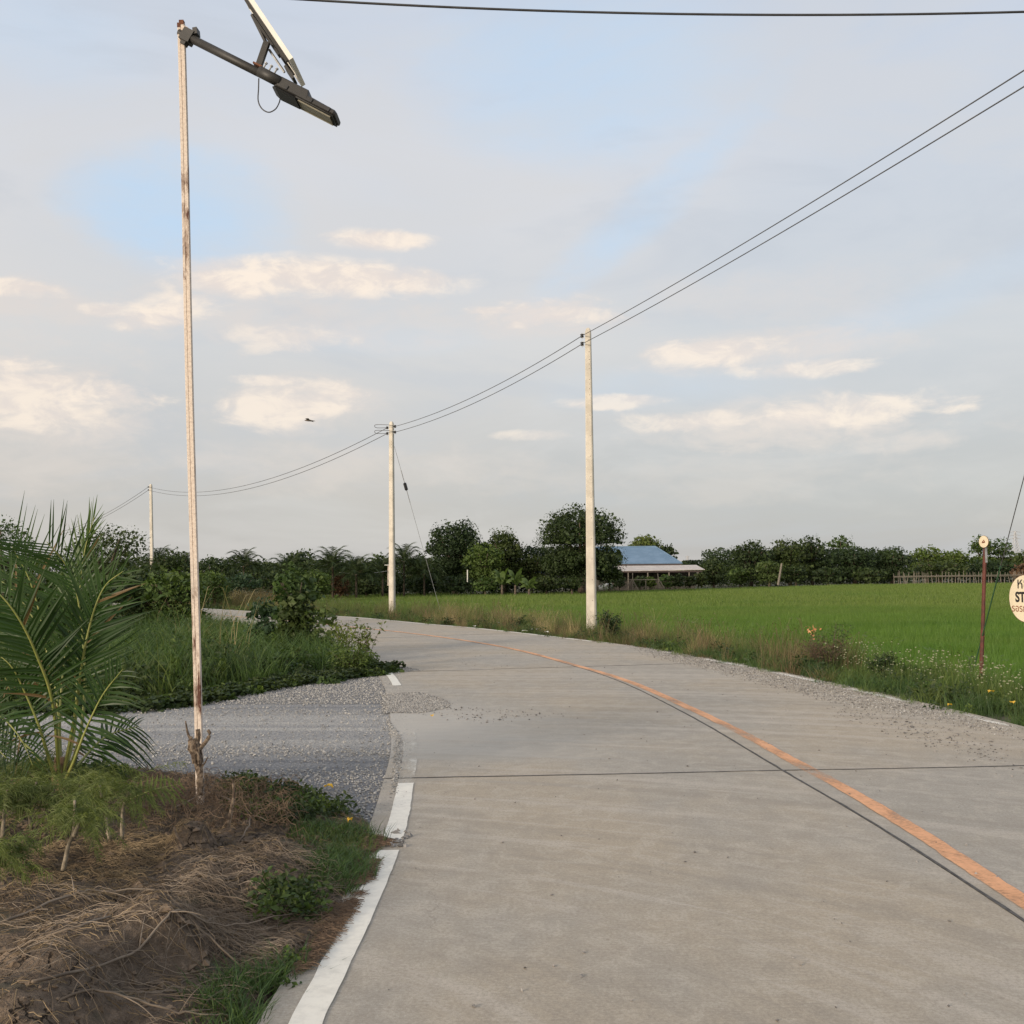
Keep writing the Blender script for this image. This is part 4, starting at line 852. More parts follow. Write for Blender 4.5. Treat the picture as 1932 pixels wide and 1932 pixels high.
# ---------------------------------------------------------------- vegetation
M['dk'] = leaf_mat('dark_foliage', (0.022, 0.040, 0.014), (0.052, 0.082, 0.026), (0.035, 0.055, 0.022), .22, .6, .5)
M['md'] = leaf_mat('green_foliage', (0.046, 0.086, 0.022), (0.092, 0.145, 0.040), (0.060, 0.095, 0.028), .25, .6, .5)
M['lt'] = leaf_mat('olive_foliage', (0.075, 0.115, 0.030), (0.125, 0.165, 0.050), (0.09, 0.12, 0.035), .28, .6, .4)
M['bl'] = leaf_mat('bluish_foliage', (0.030, 0.062, 0.030), (0.062, 0.105, 0.055), (0.04, 0.07, 0.04), .25, .6, .5)
M['dead'] = leaf_mat('dead_foliage', (0.085, 0.050, 0.032), (0.150, 0.095, 0.060), None, .1, .8)
M['bark'] = simple('bark', (0.06, 0.045, 0.032), (0.13, 0.10, 0.075), 9, .9, .6)
M['grass'] = leaf_mat('green_grass', (0.066, 0.115, 0.026), (0.115, 0.178, 0.048), (0.12, 0.15, 0.045), .3, .55, .8)
M['dgrass'] = leaf_mat('deep_green_grass', (0.042, 0.082, 0.024), (0.080, 0.138, 0.042), (0.052, 0.088, 0.032), .3, .55, .8)
M['dry'] = leaf_mat('dry_grass', (0.28, 0.215, 0.115), (0.44, 0.36, 0.21), (0.22, 0.20, 0.09), .3, .7, 1.5)
M['brown'] = leaf_mat('brown_grass', (0.12, 0.085, 0.050), (0.22, 0.155, 0.095), (0.10, 0.10, 0.045), .2, .8, 1.5)
def rice_mat(name):
    m = leaf_mat(name, (0.082, 0.168, 0.024), (0.125, 0.220, 0.038), None, .3, .5); nb = NB(m.node_tree)
    p = m.node_tree.nodes['Principled BSDF']; pos = geo(nb, 'Position'); sp = nb.n.new('ShaderNodeSeparateXYZ'); nb.l.new(pos, sp.inputs[0])
    base = p.inputs['Base Color'].links[0].from_socket; n = nb.noise(nb.mapv(pos, (.02, .09, .01)), 1.0, 4, .6)
    f = nb.sstep(nb.m('ADD', nb.m('MULTIPLY', sp.outputs[1], .011), nb.m('MULTIPLY', n, 1.1)), .85, 1.35)
    c = nb.mix(f, base, (0.142, 0.190, 0.046)); f2 = nb.sstep(nb.noise(nb.mapv(pos, (.05, .3, .01), (4, 2, 0)), 1.0, 4, .6), .5, .66)
    c = nb.mix(nb.m('MULTIPLY', f2, .5), c, (0.095, 0.160, 0.028)); f3 = nb.sstep(nb.noise(nb.mapv(pos, (.08, .35, .01), (9, 5, 0)), 1.0, 4, .6), .52, .64)
    c = nb.mix(nb.m('MULTIPLY', f3, .45), c, (0.045, 0.125, 0.018))
    nb.l.new(c, p.inputs['Base Color']); return m
M['rice'] = rice_mat('rice_leaves')

def ell_dirs(n, r): d = r.normal(size=(n, 3)); return d / np.linalg.norm(d, axis=1, keepdims=True)
def crown_mesh(c, R3, n, leaf, seed, nb=None, asp=.6, rough=.36, up=.35, core=True, full=0.0):
    r = np.random.default_rng(seed); nb = nb or 16; c = np.asarray(c, float); R3 = np.asarray(R3, float)
    d = ell_dirs(nb, r); d[:, 2] = d[:, 2] * .9; q = c + d * R3 * (.34 + .42 * r.random((nb, 1))); br = rough * (.65 + .75 * r.random(nb))
    if full:
        m_ = int(nb * .9); a = r.random(m_) * 6.283; rr_ = (.25 + .55 * r.random(m_)); zz = -.88 + .75 * r.random(m_)
        q = np.vstack([q, c + np.stack([np.cos(a) * rr_, np.sin(a) * rr_, zz], 1) * R3]); br = np.concatenate([br, rough * (.5 + .6 * r.random(m_)) * full])
    nt = 10; d2 = ell_dirs(nt, r); d2[:, 2] = np.abs(d2[:, 2]) * .8; d2 /= np.linalg.norm(d2, axis=1, keepdims=True); q = np.vstack([q, c + d2 * R3 * .86]); br = np.concatenate([br, rough * (.26 + .34 * r.random(nt))])
    w = br ** 2; w = w / w.sum(); w = br ** 1.6; w = w / w.sum(); k = r.choice(len(q), n, p=w)
    rad = (0.40 + .55 * r.random(n) ** .6); P = q[k] + ell_dirs(n, r) * (br[k] * rad)[:, None] * R3
    if core:
        m6 = n // 2; dd_ = ell_dirs(m6, r); ph = seed * 1.7; lump = .84 + .10 * np.sin(dd_[:, :1] * 5 + ph) * np.sin(dd_[:, 2:] * 6 + ph * 2) + .10 * np.sin(dd_[:, 1:2] * 9 + dd_[:, :1] * 7 + ph)
        dd_[:, 2] = np.where((dd_[:, 2] < 0) & (full > 0), dd_[:, 2] * .6 - .35, dd_[:, 2]); P[:m6] = c + dd_ * R3 * lump * r.random((m6, 1)) ** .4
    sz = np.full(n, leaf)[:, None] * np.ones((n, 1)); v, f = leaf_quads(P, leaf * (.7 + .6 * r.random(n)) , r, up, asp)
    if core:
        k2 = n // 3; d3 = ell_dirs(k2, r); l3 = .80 + .10 * np.sin(d3[:, :1] * 5 + ph) * np.sin(d3[:, 2:] * 6 + ph * 2) + .10 * np.sin(d3[:, 1:2] * 9 + d3[:, :1] * 7 + ph); d3[:, 2] = np.where((d3[:, 2] < 0) & (full > 0), d3[:, 2] * .6 - .35, d3[:, 2])
        v2, f2 = leaf_quads(c + d3 * R3 * l3 * r.random((k2, 1)) ** .33, np.full(k2, leaf * 1.9), r, 0, .85); f = np.vstack([f, f2 + len(v)]); v = np.vstack([v, v2])
    return v, f
def gz(x, y): return float(terrain(np.array([x]), np.array([y]))[0])
def tree(name, cat, label, u, vt, vb, hw, d, mat, dens=1.0, leaf=None, seed=0, group=None, trunk=True, rough=.36, asp=.6, nb=16, depth=1.0, tw=None, full=0.0):
    top = W(u, vt, d); bot = W(u, vb, d); h = top[2] - bot[2]; R_ = hw * d / F
    c = np.array([top[0], d, (top[2] + bot[2]) / 2]); zb = gz(top[0], d); zb = min(zb, bot[2])
    root = empty(name, (c[0], d, zb), label, cat, group)
    leaf = leaf or max(.035, 3.3 * d / F)
    area = (2 * hw * .53) * (h * F / d * .53) * .8; lp = leaf * F / d * .53; n = int(dens * 3.2 * area / (lp * lp * asp)); n = max(250, min(n, 26000))
    v, f = crown_mesh(c, (R_ * 1.06, R_ * depth * .95, h / 2 * .99), n, leaf, seed or int(u * 7 + vt), nb, asp, rough, full=full)
    v[:, 2] = np.maximum(v[:, 2], zb + .01)
    link('crown', mesh_np(v, f), M[mat], root)
    mb = MB(); r = np.random.default_rng(int(u)); b0 = np.array([c[0], d, zb - .1]); tr = tw or max(.02, R_ * .07)
    if trunk:
        fk = b0 + [0, 0, (c[2] - zb) * .6 + .1]; mb.tube([b0, b0 * .5 + fk * .5 + [tr * .5, 0, 0], fk], [tr * 1.3, tr, tr * .8], 7)
        for k in range(5):
            a = k * 1.256 + r.random(); e = c + np.array([math.cos(a) * R_ * .6, math.sin(a) * R_ * .6, h * .22]); mb.tube(spline([fk, fk * .5 + e * .5 + [0, 0, .05 * h], e], 5), np.linspace(tr * .6, tr * .15, 5), 5)
        mb.build('trunk', M['bark'], root, True)
    return root

# --- far tree line (left to right)
TL = [
 ('tree', 'spreading tree with airy dark crown behind the young palm', 205, 978, 1120, 88, 46, 'dk', .42, 'g1'),
 ('tree', 'feathery light tree at the left frame edge behind the palm', 5, 962, 1110, 75, 44, 'md', .30, 'g1'),
 ('tree', 'dark tree mass just right of the farthest power pole', 328, 1030, 1125, 52, 74, 'dk', 1, 'g1'),
 ('tree', 'low dark tree seen just right of the lamp post', 405, 1046, 1128, 52, 92, 'dk', 1, 'g1'),
 ('tree', 'dark tree between the lamp post and the first distant palm', 490, 1052, 1128, 48, 104, 'dk', 1, 'g1'),
 ('tree', 'broad round-topped dark tree on the left skyline', 566, 1029, 1125, 44, 118, 'dk', 1, 'g1'),
 ('tree', 'low tree filling the skyline beside the round-topped tree', 622, 1058, 1128, 40, 120, 'dk', 1, 'g1'),
 ('tree', 'small tree left of the middle power pole', 715, 1040, 1125, 34, 116, 'md', 1, 'g1'),
 ('tree', 'low tree behind the middle power pole', 675, 1062, 1130, 44, 118, 'dk', 1, 'g1'),
 ('tree', 'rounded low tree between the middle pole and the tall grove', 785, 1040, 1125, 32, 114, 'dk', 1, 'g1'),
 ('tall_tree', 'tall dark tree forming the left part of the grove', 857, 970, 1122, 62, 108, 'dk', 1.4, 'g2'),
 ('tall_tree', 'tree with paler olive crown in front of the grove', 912, 1016, 1118, 46, 104, 'md', 1.1, 'g2'),
 ('tall_tree', 'dark tree forming the right part of the grove', 950, 991, 1115, 50, 109, 'dk', 1.4, 'g2'),
 ('tree', 'low tree filling the gap left of the biggest tree', 1002, 1040, 1116, 34, 108, 'dk', 1.1, 'g2'),
 ('big_tree', 'biggest tree with dense dark crown behind the nearest power pole', 1094, 942, 1110, 88, 107, 'dk', 1.6, 'g2'),
 ('tree', 'low dark growth joining the biggest tree to the farmhouse roof', 1148, 1022, 1109, 30, 112, 'dk', 1.4, 'g2'),
 ('tree', 'light green tree rising behind the blue roof', 1215, 1005, 1062, 36, 175, 'lt', 1.2, 'g2'),
 ('tree', 'dark pointed tree behind the right hip of the blue roof', 1256, 1024, 1068, 24, 176, 'dk', 1.2, 'g2'),
 ('tree', 'low distant tree right of the blue roof', 1300, 1056, 1082, 30, 230, 'md', 1, 'g2'),
 ('tree', 'dark bushy tree just right of the white lean-to roof', 1345, 1050, 1108, 32, 139, 'dk', 1.1, 'g3'),
 ('tree', 'spiky dark tree at the left end of the right-hand row', 1415, 1014, 1102, 46, 150, 'dk', 1.1, 'g3'),
 ('tree', 'spiky dark tree with the highest twigs of the right-hand row', 1488, 1010, 1100, 46, 152, 'dk', 1.1, 'g3'),
 ('tree', 'tree with thin top twigs right of centre in the right-hand row', 1530, 1004, 1100, 36, 154, 'dk', .9, 'g3'),
 ('tree', 'pale-topped tree peeping over the right-hand row', 1584, 1007, 1060, 32, 175, 'md', .6, 'g3'),
 ('tree', 'wide dark tree in the middle of the right-hand row', 1610, 1026, 1100, 56, 152, 'dk', 1.1, 'g3'),
 ('tree', 'dark tree ending the right-hand row above the bamboo fence', 1680, 1030, 1100, 44, 153, 'dk', 1.1, 'g3'),
 ('tree', 'paler tree left of the rusty marker post', 1748, 1026, 1085, 38, 180, 'md', .9, 'g3'),
 ('tree', 'mid green tree behind the bamboo fence left of the marker post', 1800, 1032, 1090, 36, 178, 'md', 1, 'g3'),
 ('tree', 'tall loose tree behind the round top of the marker post', 1852, 1002, 1085, 28, 178, 'md', .75, 'g3'),
 ('tree', 'loose tree crossed by the stay wire right of the marker post', 1888, 1010, 1085, 26, 180, 'md', .7, 'g3'),
 ('tree', 'dark tree behind the stop sign at the right edge', 1930, 1036, 1092, 40, 176, 'dk', 1, 'g3'),
 ('tree', 'low dark trees edge behind the bamboo fence in the middle', 1770, 1052, 1098, 60, 172, 'dk', 1, 'g3'),
 ('tree', 'low dark tree behind the bamboo fence near the stay wire', 1870, 1052, 1098, 56, 172, 'dk', 1, 'g3')]
GN_ = {'g1': 'trees on the left skyline', 'g2': 'trees of the grove and the farmhouse', 'g3': 'trees beyond the field on the right'}
for i, (nm, lb, u, vt, vb, hw, d, mt, de, gr) in enumerate(TL):
    tree(nm, 'tree', lb, u, vt, vb, hw, d, mt, de, None, 100 + i, GN_[gr], True, .36 if de > .5 else .26, nb=20 if de > .5 else 26, full=1.0 if de > .5 else .6)
# --- low hedges and bushes under them
BL = [
 (395, 1075, 1135, 45, 66, 'md', 'bush behind the lamp post at the far road bend'), (455, 1078, 1138, 44, 70, 'bl', 'bluish bush by the dry grass at the far road bend'),
 (520, 1072, 1135, 40, 82, 'dk', 'dark bush behind the small roadside tree on its left'), (595, 1070, 1130, 38, 92, 'md', 'bush left of the dead brown shrub'),
 (690, 1082, 1126, 34, 103, 'dk', 'bush right of the dead brown shrub'), (745, 1084, 1126, 30, 104, 'dk', 'bush at the foot of the middle power pole, far side of the field'),
 (800, 1078, 1125, 34, 103, 'dk', 'bush below the stay wire across the field'), (862, 1082, 1122, 36, 102, 'dk', 'bush under the left part of the grove'),
 (915, 1086, 1120, 28, 101, 'md', 'bush left of the banana plants'), (1030, 1084, 1117, 32, 102, 'dk', 'bush right of the banana plants'),
 (1078, 1086, 1112, 30, 103, 'dk', 'bush under the biggest tree'), (1168, 1084, 1110, 14, 124, 'dk', 'dark bush under the left end of the lean-to roof'),
 (1208, 1085, 1110, 14, 126, 'dk', 'round bush inside the pole frame, left one'), (1226, 1086, 1110, 13, 126, 'md', 'round bush inside the pole frame, right one'),
 (1258, 1082, 1110, 17, 126, 'md', 'round bush just right of the pole frame'), (1280, 1081, 1109, 14, 126, 'dk', 'dark round bush fourth from the left under the lean-to'),
 (1302, 1083, 1109, 13, 127, 'dk', 'small round bush near the right end of the lean-to'), (1322, 1078, 1109, 14, 128, 'dk', 'bush at the right corner of the lean-to roof'),
 (1395, 1068, 1105, 26, 146, 'md', 'bush in front of the right-hand tree row, left end'), (1450, 1052, 1104, 34, 145, 'lt', 'greyish olive bush behind the leaning grey stake'),
 (1500, 1062, 1103, 26, 146, 'dk', 'dark bush right of the leaning grey stake'), (1560, 1068, 1102, 34, 147, 'dk', 'low bush under the middle of the right-hand row'),
 (1640, 1070, 1101, 34, 148, 'dk', 'low bush left of the bamboo fence'), (640, 1078, 1128, 22, 98, 'dead', 'dead brown shrub at the field edge left of the middle pole')]
for i, (u, vt, vb, hw, d, mt, lb) in enumerate(BL):
    tree('bush', 'bush', lb, u, vt, vb, hw, d, mt, 1.1, None, 300 + i, 'bushes along the far side of the field', True, .42, .6, 12, full=1.2)
# --- near bushes on the left
tree('bush', 'bush', 'large dark bush mass between the young palm and the lamp post', 262, 1052, 1215, 105, 30, 'dk', 1.0, .10, 501, None, True, .36, .5, 24, full=1.1)
tree('bush', 'bush', 'dark bush below the farthest power pole', 330, 1062, 1205, 70, 29, 'md', .9, .09, 502, None, True, .36, .5, 20, full=1.1)
tree('bush', 'bush', 'bush filling the left edge behind the young palm', 60, 1050, 1250, 110, 27, 'md', .9, .10, 503, None, True, .36, .5, 24, full=1.1)
tree('bush', 'bush', 'low bush at the base of the dark bush mass', 170, 1120, 1235, 80, 25, 'dk', .9, .09, 504, None, True, .36, .5, 18, full=1.1)
tree('bush', 'bush', 'olive bush right behind the lamp post', 405, 1070, 1165, 34, 52, 'md', .9, None, 505, None, True, .36, .5, 14, full=1.1)
tree('roadside_tree', 'tree', 'small dense roadside tree with bright green crown in the tall grass', 560, 1054, 1215, 52, 20.5, 'md', .75, .07, 506, None, True, .34, .45, 26, tw=.04, full=.8)
tree('bush', 'bush', 'dark leafy lower skirt of the small roadside tree', 558, 1112, 1225, 40, 20.2, 'dk', .8, .07, 507, None, False, .40, .5, 14, full=1.0)
tree('bush', 'bush', 'low loose bush left of the small roadside tree', 500, 1112, 1225, 40, 20.8, 'bl', .5, .07, 508, None, False, .34, .5, 16, full=1.0)
tree('bush', 'bush', 'thin bush right of the small roadside tree', 604, 1128, 1235, 42, 20.0, 'md', .3, .06, 509, None, False, .36, .5, 14, full=1.0)

# --- rice
def rice_patch(n, half, h, w, seed): 
    r = np.random.default_rng(seed); v, f = blades(n, half, h, w, .35, r, .3, 2, True); return mesh_np(v, f)
near_src = [source(rice_patch(620, .65, .44, .011, 40 + k), M['rice']) for k in range(3)]; far_src = [source(rice_patch(520, 1.8, .40, .034, 50 + k), M['rice']) for k in range(3)]
def field_points(step, y0, y1, xpad, seed):
    r = np.random.default_rng(seed); xs = np.arange(-70, 90, step); ys = np.arange(y0, y1, step); X, Y = np.meshgrid(xs, ys); X = X.ravel() + (r.random(X.size) - .5) * step * .5; Y = Y.ravel() + (r.random(Y.size) - .5) * step * .5
    k = (X < Y * .50 + xpad) & (X > -Y * .40 - xpad) & in_poly(np.stack([X, Y], 1), np.array(FD)); X, Y = X[k], Y[k]
    sd_, arc = side_dist(X, Y); s = sd_ - np.interp(arc, SC, WR); wid = 2.0 + 1.4 * ss(arc, 38, 52) - .7 * ss(arc, 30, 18); k = s > wid + 1.0; X, Y = X[k], Y[k]
    Z = np.maximum(terrain(X, Y), FIELD_Z + .07); return np.column_stack([X, Y, Z]), r
P, r = field_points(1.05, 9, 62, 3, 61); scatter('rice', near_src, P, r.random(len(P)) * 6.28, .85 + .3 * r.random(len(P)), label='young green rice covering the near part of the paddy field', cat='rice', kind='stuff')
P, r = field_points(3.0, 60, 152, 6, 62); scatter('rice', far_src, P, r.random(len(P)) * 6.28, .9 + .25 * r.random(len(P)), label='olive tinged rice covering the far part of the paddy field', cat='rice', kind='stuff')

# --- verge plants
def tuft(n, rad, h, w, lean, seed, mat, heads=0, **k):
    r = np.random.default_rng(seed); v, f = blades(n, rad, h, w, lean, r, **k)
    if heads:
        hv = []; hf = []; q = len(v)
        for i in range(heads):
            a = r.random() * 6.28; L = h * (.9 + .35 * r.random()); d = np.array([math.cos(a), math.sin(a), 0]); b = np.array([(r.random() - .5) * rad, (r.random() - .5) * rad, 0]); e = b + d * L * .35 + [0, 0, L]; m_ = b + d * L * .08 + [0, 0, L * .6]
            for A, B, w_a, w_b in ((b, m_, .003, .0025), (m_, e, .0025, .002), (e, e + d * .07 + [0, 0, .015], .009, .002)):
                s = np.array([-d[1], d[0], 0]); hv += [A - s * w_a, A + s * w_a, B + s * w_b, B - s * w_b]; hf.append([q, q + 1, q + 2, q + 3]); q += 4
        v = np.vstack([v, hv]); f = np.vstack([f, hf])
    return source(mesh_np(v, f), M[mat])
def weed(n, rad, h, leaf, seed, mat, asp=.5, cre=False):
    r = np.random.default_rng(seed); d = ell_dirs(n, r); d[:, 2] = np.abs(d[:, 2]); P = d * (r.random((n, 1)) ** .4) * np.array([rad, rad, h]); v, f = leaf_quads(P, np.full(n, leaf), r, .6 if cre else .25, asp); return source(mesh_np(v, f), M[mat])
def fl_ids(me):
    if not hasattr(fl_ids, 'c') or fl_ids.c[0] != me.name:
        n = [p.vertices[:] for p in me.polygons]; tube_v = set(); k = 0; ids = set(); off = 0
        nv = len(me.vertices); blk = 12     # 6 tube vertices then 6 head vertices
        for i, vs in enumerate(n):
            if all((v_ % blk) >= 6 for v_ in vs): ids.add(i)
        fl_ids.c = (me.name, ids)
    return fl_ids.c[1]
def flower_src(seed):
    r = np.random.default_rng(seed); mb = MB()
    for i in range(3):
        b = np.array([(r.random() - .5) * .3, (r.random() - .5) * .3, 0]); e = b + [(r.random() - .5) * .1, (r.random() - .5) * .1, .22 + .22 * r.random()]; mb.tube([b, e], .0010, 3, False)
        mb.add(OCT * np.array([.013, .013, .008]) + e, f3=OF)
    me = mb.mesh(); o = source(me, M['grass']); me.materials.append(M['flower']); z = np.zeros(len(me.vertices) * 3, np.float32); me.vertices.foreach_get('co', z); z = z.reshape(-1, 3)
    for p_ in me.polygons: p_.material_index = 1 if p_.index in fl_ids(me) else 0
    return o
M['flower'] = leaf_mat('white_daisy_weed', (0.22, 0.24, 0.12), (0.50, 0.48, 0.34), None, .15, .7)
SRC = [tuft(46, .16, .22, .008, .7, 70, 'grass'), tuft(46, .18, .26, .008, .8, 71, 'dgrass'), tuft(34, .16, .62, .007, .45, 72, 'dry', 9), tuft(30, .2, .52, .007, .55, 73, 'dry', 7),
       tuft(46, .16, .30, .007, .9, 74, 'brown'), weed(90, .2, .26, .06, 75, 'dk'), weed(80, .2, .2, .05, 76, 'md'), flower_src(77), flower_src(78), tuft(40, .16, .42, .009, .5, 79, 'grass', 3), tuft(34, .2, .55, .006, .6, 80, 'brown', 8)]
r = np.random.default_rng(90); n = 15000; arc = r.uniform(yS(7.5), yS(75), n); t = r.random(n) ** .8 * 4.2
k0 = r.random(n) < np.clip(30 / (arc + 1) + .25, 0, 1); arc, t = arc[k0], t[k0]; n = len(arc)
wr = np.interp(arc, SC, WR); XY = np.array([[np.interp(a, SC, CEN[:, i]) for i in (0, 1)] for a in arc]) + np.array([[np.interp(a, SC, NRM[:, i]) for i in (0, 1)] for a in arc]) * (wr - .10 + t)[:, None]
wid = 2.0 + 1.4 * ss(arc, 38, 52) - .7 * ss(arc, 30, 18); ok = t < wid + 1.6; XY, arc, t, wid = XY[ok], arc[ok], t[ok], wid[ok]; n = len(arc)
Z = np.maximum(terrain(XY[:, 0], XY[:, 1]), FIELD_Z + .07); uu = proj(np.column_stack([XY, Z + .2]))[:, 0]
def bump_(x, a, b, s=30): return ss(x, a - s, a + s) * (1 - ss(x, b - s, b + s))
dryz = .8 * bump_(uu, 815, 915) + .8 * bump_(uu, 940, 1110) + .55 * bump_(uu, 1195, 1420) + .55 * bump_(uu, 1500, 1620) + .05
patch = fbm(XY[:, 0] * .9, XY[:, 1] * .9, 33); flo = bump_(uu, 1590, 2200, 50)
rr = r.random(n); idx = np.where(rr < .5, 1, 0); scl = .7 + .6 * r.random(n)
tall = (t > .5) & (t < wid + .8) & (r.random(n) < dryz * ss(patch, .44, .60) * (1 - .85 * flo)); idx[tall] = r.choice([2, 3, 3, 10], tall.sum()); scl[tall] *= np.where(r.random(tall.sum()) < .15, .9, .52)
br = (~tall) & (r.random(n) < .24 * (1 - flo)); idx[br] = r.choice([4, 10], br.sum(), p=[.75, .25])
wd = (~tall) & (~br) & (r.random(n) < .18); idx[wd] = r.choice([5, 6], wd.sum()); mdg = (~tall) & (t > 1.0) & (r.random(n) < .25); idx[mdg] = 9
fl = (t > .45) & (t < wid + .9) & (r.random(n) < .34 * flo); idx[fl] = r.choice([7, 8], fl.sum())
low = t < .35; scl[low] *= .55; far_ = arc > 52; scl = np.where(t > wid + .6, scl * .9, scl)
edge_ok = ~((t < .25) & (fbm(arc * .9, arc * 0, 8) < .42)); sel = edge_ok
scatter('verge_grass', SRC, np.column_stack([XY, Z - .01])[sel], r.random(sel.sum()) * 6.28, scl[sel], idx[sel], label='rough verge of green and dry grass and daisy weeds between road and rice', cat='grass', kind='stuff')

# --- tall grass and creepers on the left of the road
_e = [tuple(at(a, -(np.interp(a, SC, WL) + .22))[0]) for a in np.arange(yS(17.6), yS(50), 1.2)]
LG = np.array([(-2.45, 16.9)] + _e + [(-34, 46), (-24, 13), (-8, 12.6), (-4.3, 13.2), (-3.3, 15.6), (-2.75, 16.6)])
r = np.random.default_rng(95); P = sample_poly(LG, 9000, r); ed = poly_dist(P, LG); z = terrain(P[:, 0], P[:, 1])
GS = [tuft(50, .22, .50, .011, .75, 81, 'grass', 2), tuft(50, .24, .56, .012, .8, 82, 'dgrass'), tuft(44, .22, .5, .010, .9, 83, 'grass'), weed(110, .26, .40, .075, 84, 'md'), weed(110, .28, .35, .08, 85, 'dk'), tuft(20, .25, .8, .006, .6, 86, 'dry', 4)]
idx = r.choice(6, len(P), p=[.19, .25, .13, .24, .187, .003]); sc2 = (.55 + .75 * ss(ed, 0, .6)) * (.70 + .45 * r.random(len(P))) * (.8 + .4 * fbm(P[:, 0] * .6, P[:, 1] * .6, 44))
scatter('tall_grass', GS, np.column_stack([P, z - .02]), r.random(len(P)) * 6.28, sc2, idx, label='lush tall green grass between the gravel track and the road bend', cat='grass', kind='stuff')
# creeping broad-leaved weeds at its edge
pts = []; q = LG
rim = np.vstack([spline(np.array([(-9, 12.4), (-4.5, 12.95), (-3.4, 15.3), (-2.8, 16.4), (-2.35, 17.0), (-2.3, 17.8), (-2.9, 19.3), (-3.7, 21.3)]), 500)]); Pq = rim[r.integers(0, 500, 900)] + r.normal(size=(900, 2)) * .16
CR = [weed(70, .16, .10, .07, 87, 'md', .8, True), weed(70, .18, .13, .065, 88, 'dk', .8, True)]
scatter('creeping_weeds', CR, np.column_stack([Pq, terrain(Pq[:, 0], Pq[:, 1]) + .01]), r.random(900) * 6.28, .7 + .5 * r.random(900), label='low creeping broad-leaved weeds along the gravel edge', cat='weeds', kind='stuff')
# dry grass by the far bend, left
Pd = GP([(400, 1152), (500, 1156), (500, 1146), (400, 1140)], 0); Pd = sample_poly(Pd, 300, r) + [0, 4]
scatter('dry_grass', [SRC[3], SRC[10]], np.column_stack([Pd, terrain(Pd[:, 0], Pd[:, 1])]), r.random(300) * 6.28, 1.0 + .6 * r.random(300), label='tawny dry grass beyond the far road bend on the left', cat='grass', kind='stuff')
Pd = sample_poly(GP([(420, 1149), (640, 1160), (660, 1155), (420, 1138)], 0), 700, r) + [0, 1.5]
scatter('field_edge_grass', [SRC[0], SRC[9], SRC[4]], np.column_stack([Pd, terrain(Pd[:, 0], Pd[:, 1])]), r.random(700) * 6.28, .8 + .5 * r.random(700), label='green grass along the outside of the far road bend', cat='grass', kind='stuff')

# --- single verge shrubs
def herb(label, u, vt, vb, hw, d, mat, n, leaf, seed, stems=7, asp=.45, name='shrub', tip=None):
    top = W(u, vt, d); zb = gz(top[0], d); h = top[2] - zb; R_ = hw * d / F; b = np.array([top[0], d, zb]); root = empty(name, b, label, name.replace('_', ' ')); r = np.random.default_rng(seed); sm = MB(); P = []
    for k in range(stems):
        a = r.random() * 6.28; e = b + [math.cos(a) * R_ * (.3 + .7 * r.random()), math.sin(a) * R_ * .8, h * (.65 + .35 * r.random())]; S_ = spline([b + [0, 0, -.02], b * .55 + e * .45 + [0, 0, h * .1], e], 8); sm.tube(S_, np.linspace(.006, .002, 8), 5)
        m_ = n // stems; t = .2 + .8 * r.random(m_) ** .8; base = np.stack([np.interp(t, np.linspace(0, 1, 8), S_[:, i]) for i in range(3)], 1); P.append(base + r.normal(size=(m_, 3)) * R_ * .16)
    P = np.vstack(P); P[:, 2] = np.maximum(P[:, 2], zb + .01)
    sm.build('stem', M['bark'], root); v, f = leaf_quads(P, np.full(len(P), leaf), r, .3, asp); link('foliage', mesh_np(v, f), M[mat], root)
    if tip: v, f = leaf_quads(W(tip[0], tip[1], d) + r.normal(size=(26, 3)) * [.05, .05, .06], np.full(26, .06), r, .1, .5); link('dead_leaves', mesh_np(v, f), M['orange_leaf'], root)
    return root
M['orange_leaf'] = leaf_mat('orange_dead_leaf', (0.50, 0.20, 0.09), (0.65, 0.34, 0.18), None, .2, .7); M['yellow_leaf'] = leaf_mat('yellow_leaf', (0.72, 0.42, 0.04), (0.80, 0.52, 0.08), None, .3, .6)
herb('dark leafy shrub at the right foot of the nearest power pole', 1157, 1152, 1208, 28, 25.3, 'dk', 900, .07, 1)
herb('small dark weed bush in the verge left of the nearest pole', 986, 1168, 1192, 26, 30.5, 'dk', 500, .07, 2)
herb('straggly verge shrub with an orange dead tip', 1567, 1172, 1250, 40, 17.6, 'md', 520, .05, 3, 12, .35, tip=(1534, 1188))
herb('dry brown bush at the foot of the straggly verge shrub', 1558, 1205, 1262, 52, 17.2, 'dead', 1500, .055, 4, 26, .18)
herb('dark low shrub between the dry bush and the marker post', 1660, 1228, 1262, 34, 16.2, 'dk', 600, .05, 5)
herb('spindly plant beside the foot of the rusty marker post', 1832, 1218, 1262, 9, 17.2, 'bl', 60, .06, 6, 2)
herb('drooping-leaved herb leaning out over the road edge', 690, 1170, 1262, 34, 17.9, 'lt', 330, .075, 7, 9, .4)
herb('drooping-leaved herb behind the first one by the road edge', 650, 1165, 1240, 40, 19.0, 'lt', 380, .075, 8, 10, .4)
herb('round leafy weed at the tip of the tall grass', 668, 1225, 1262, 52, 17.0, 'md', 1500, .06, 9, 24)
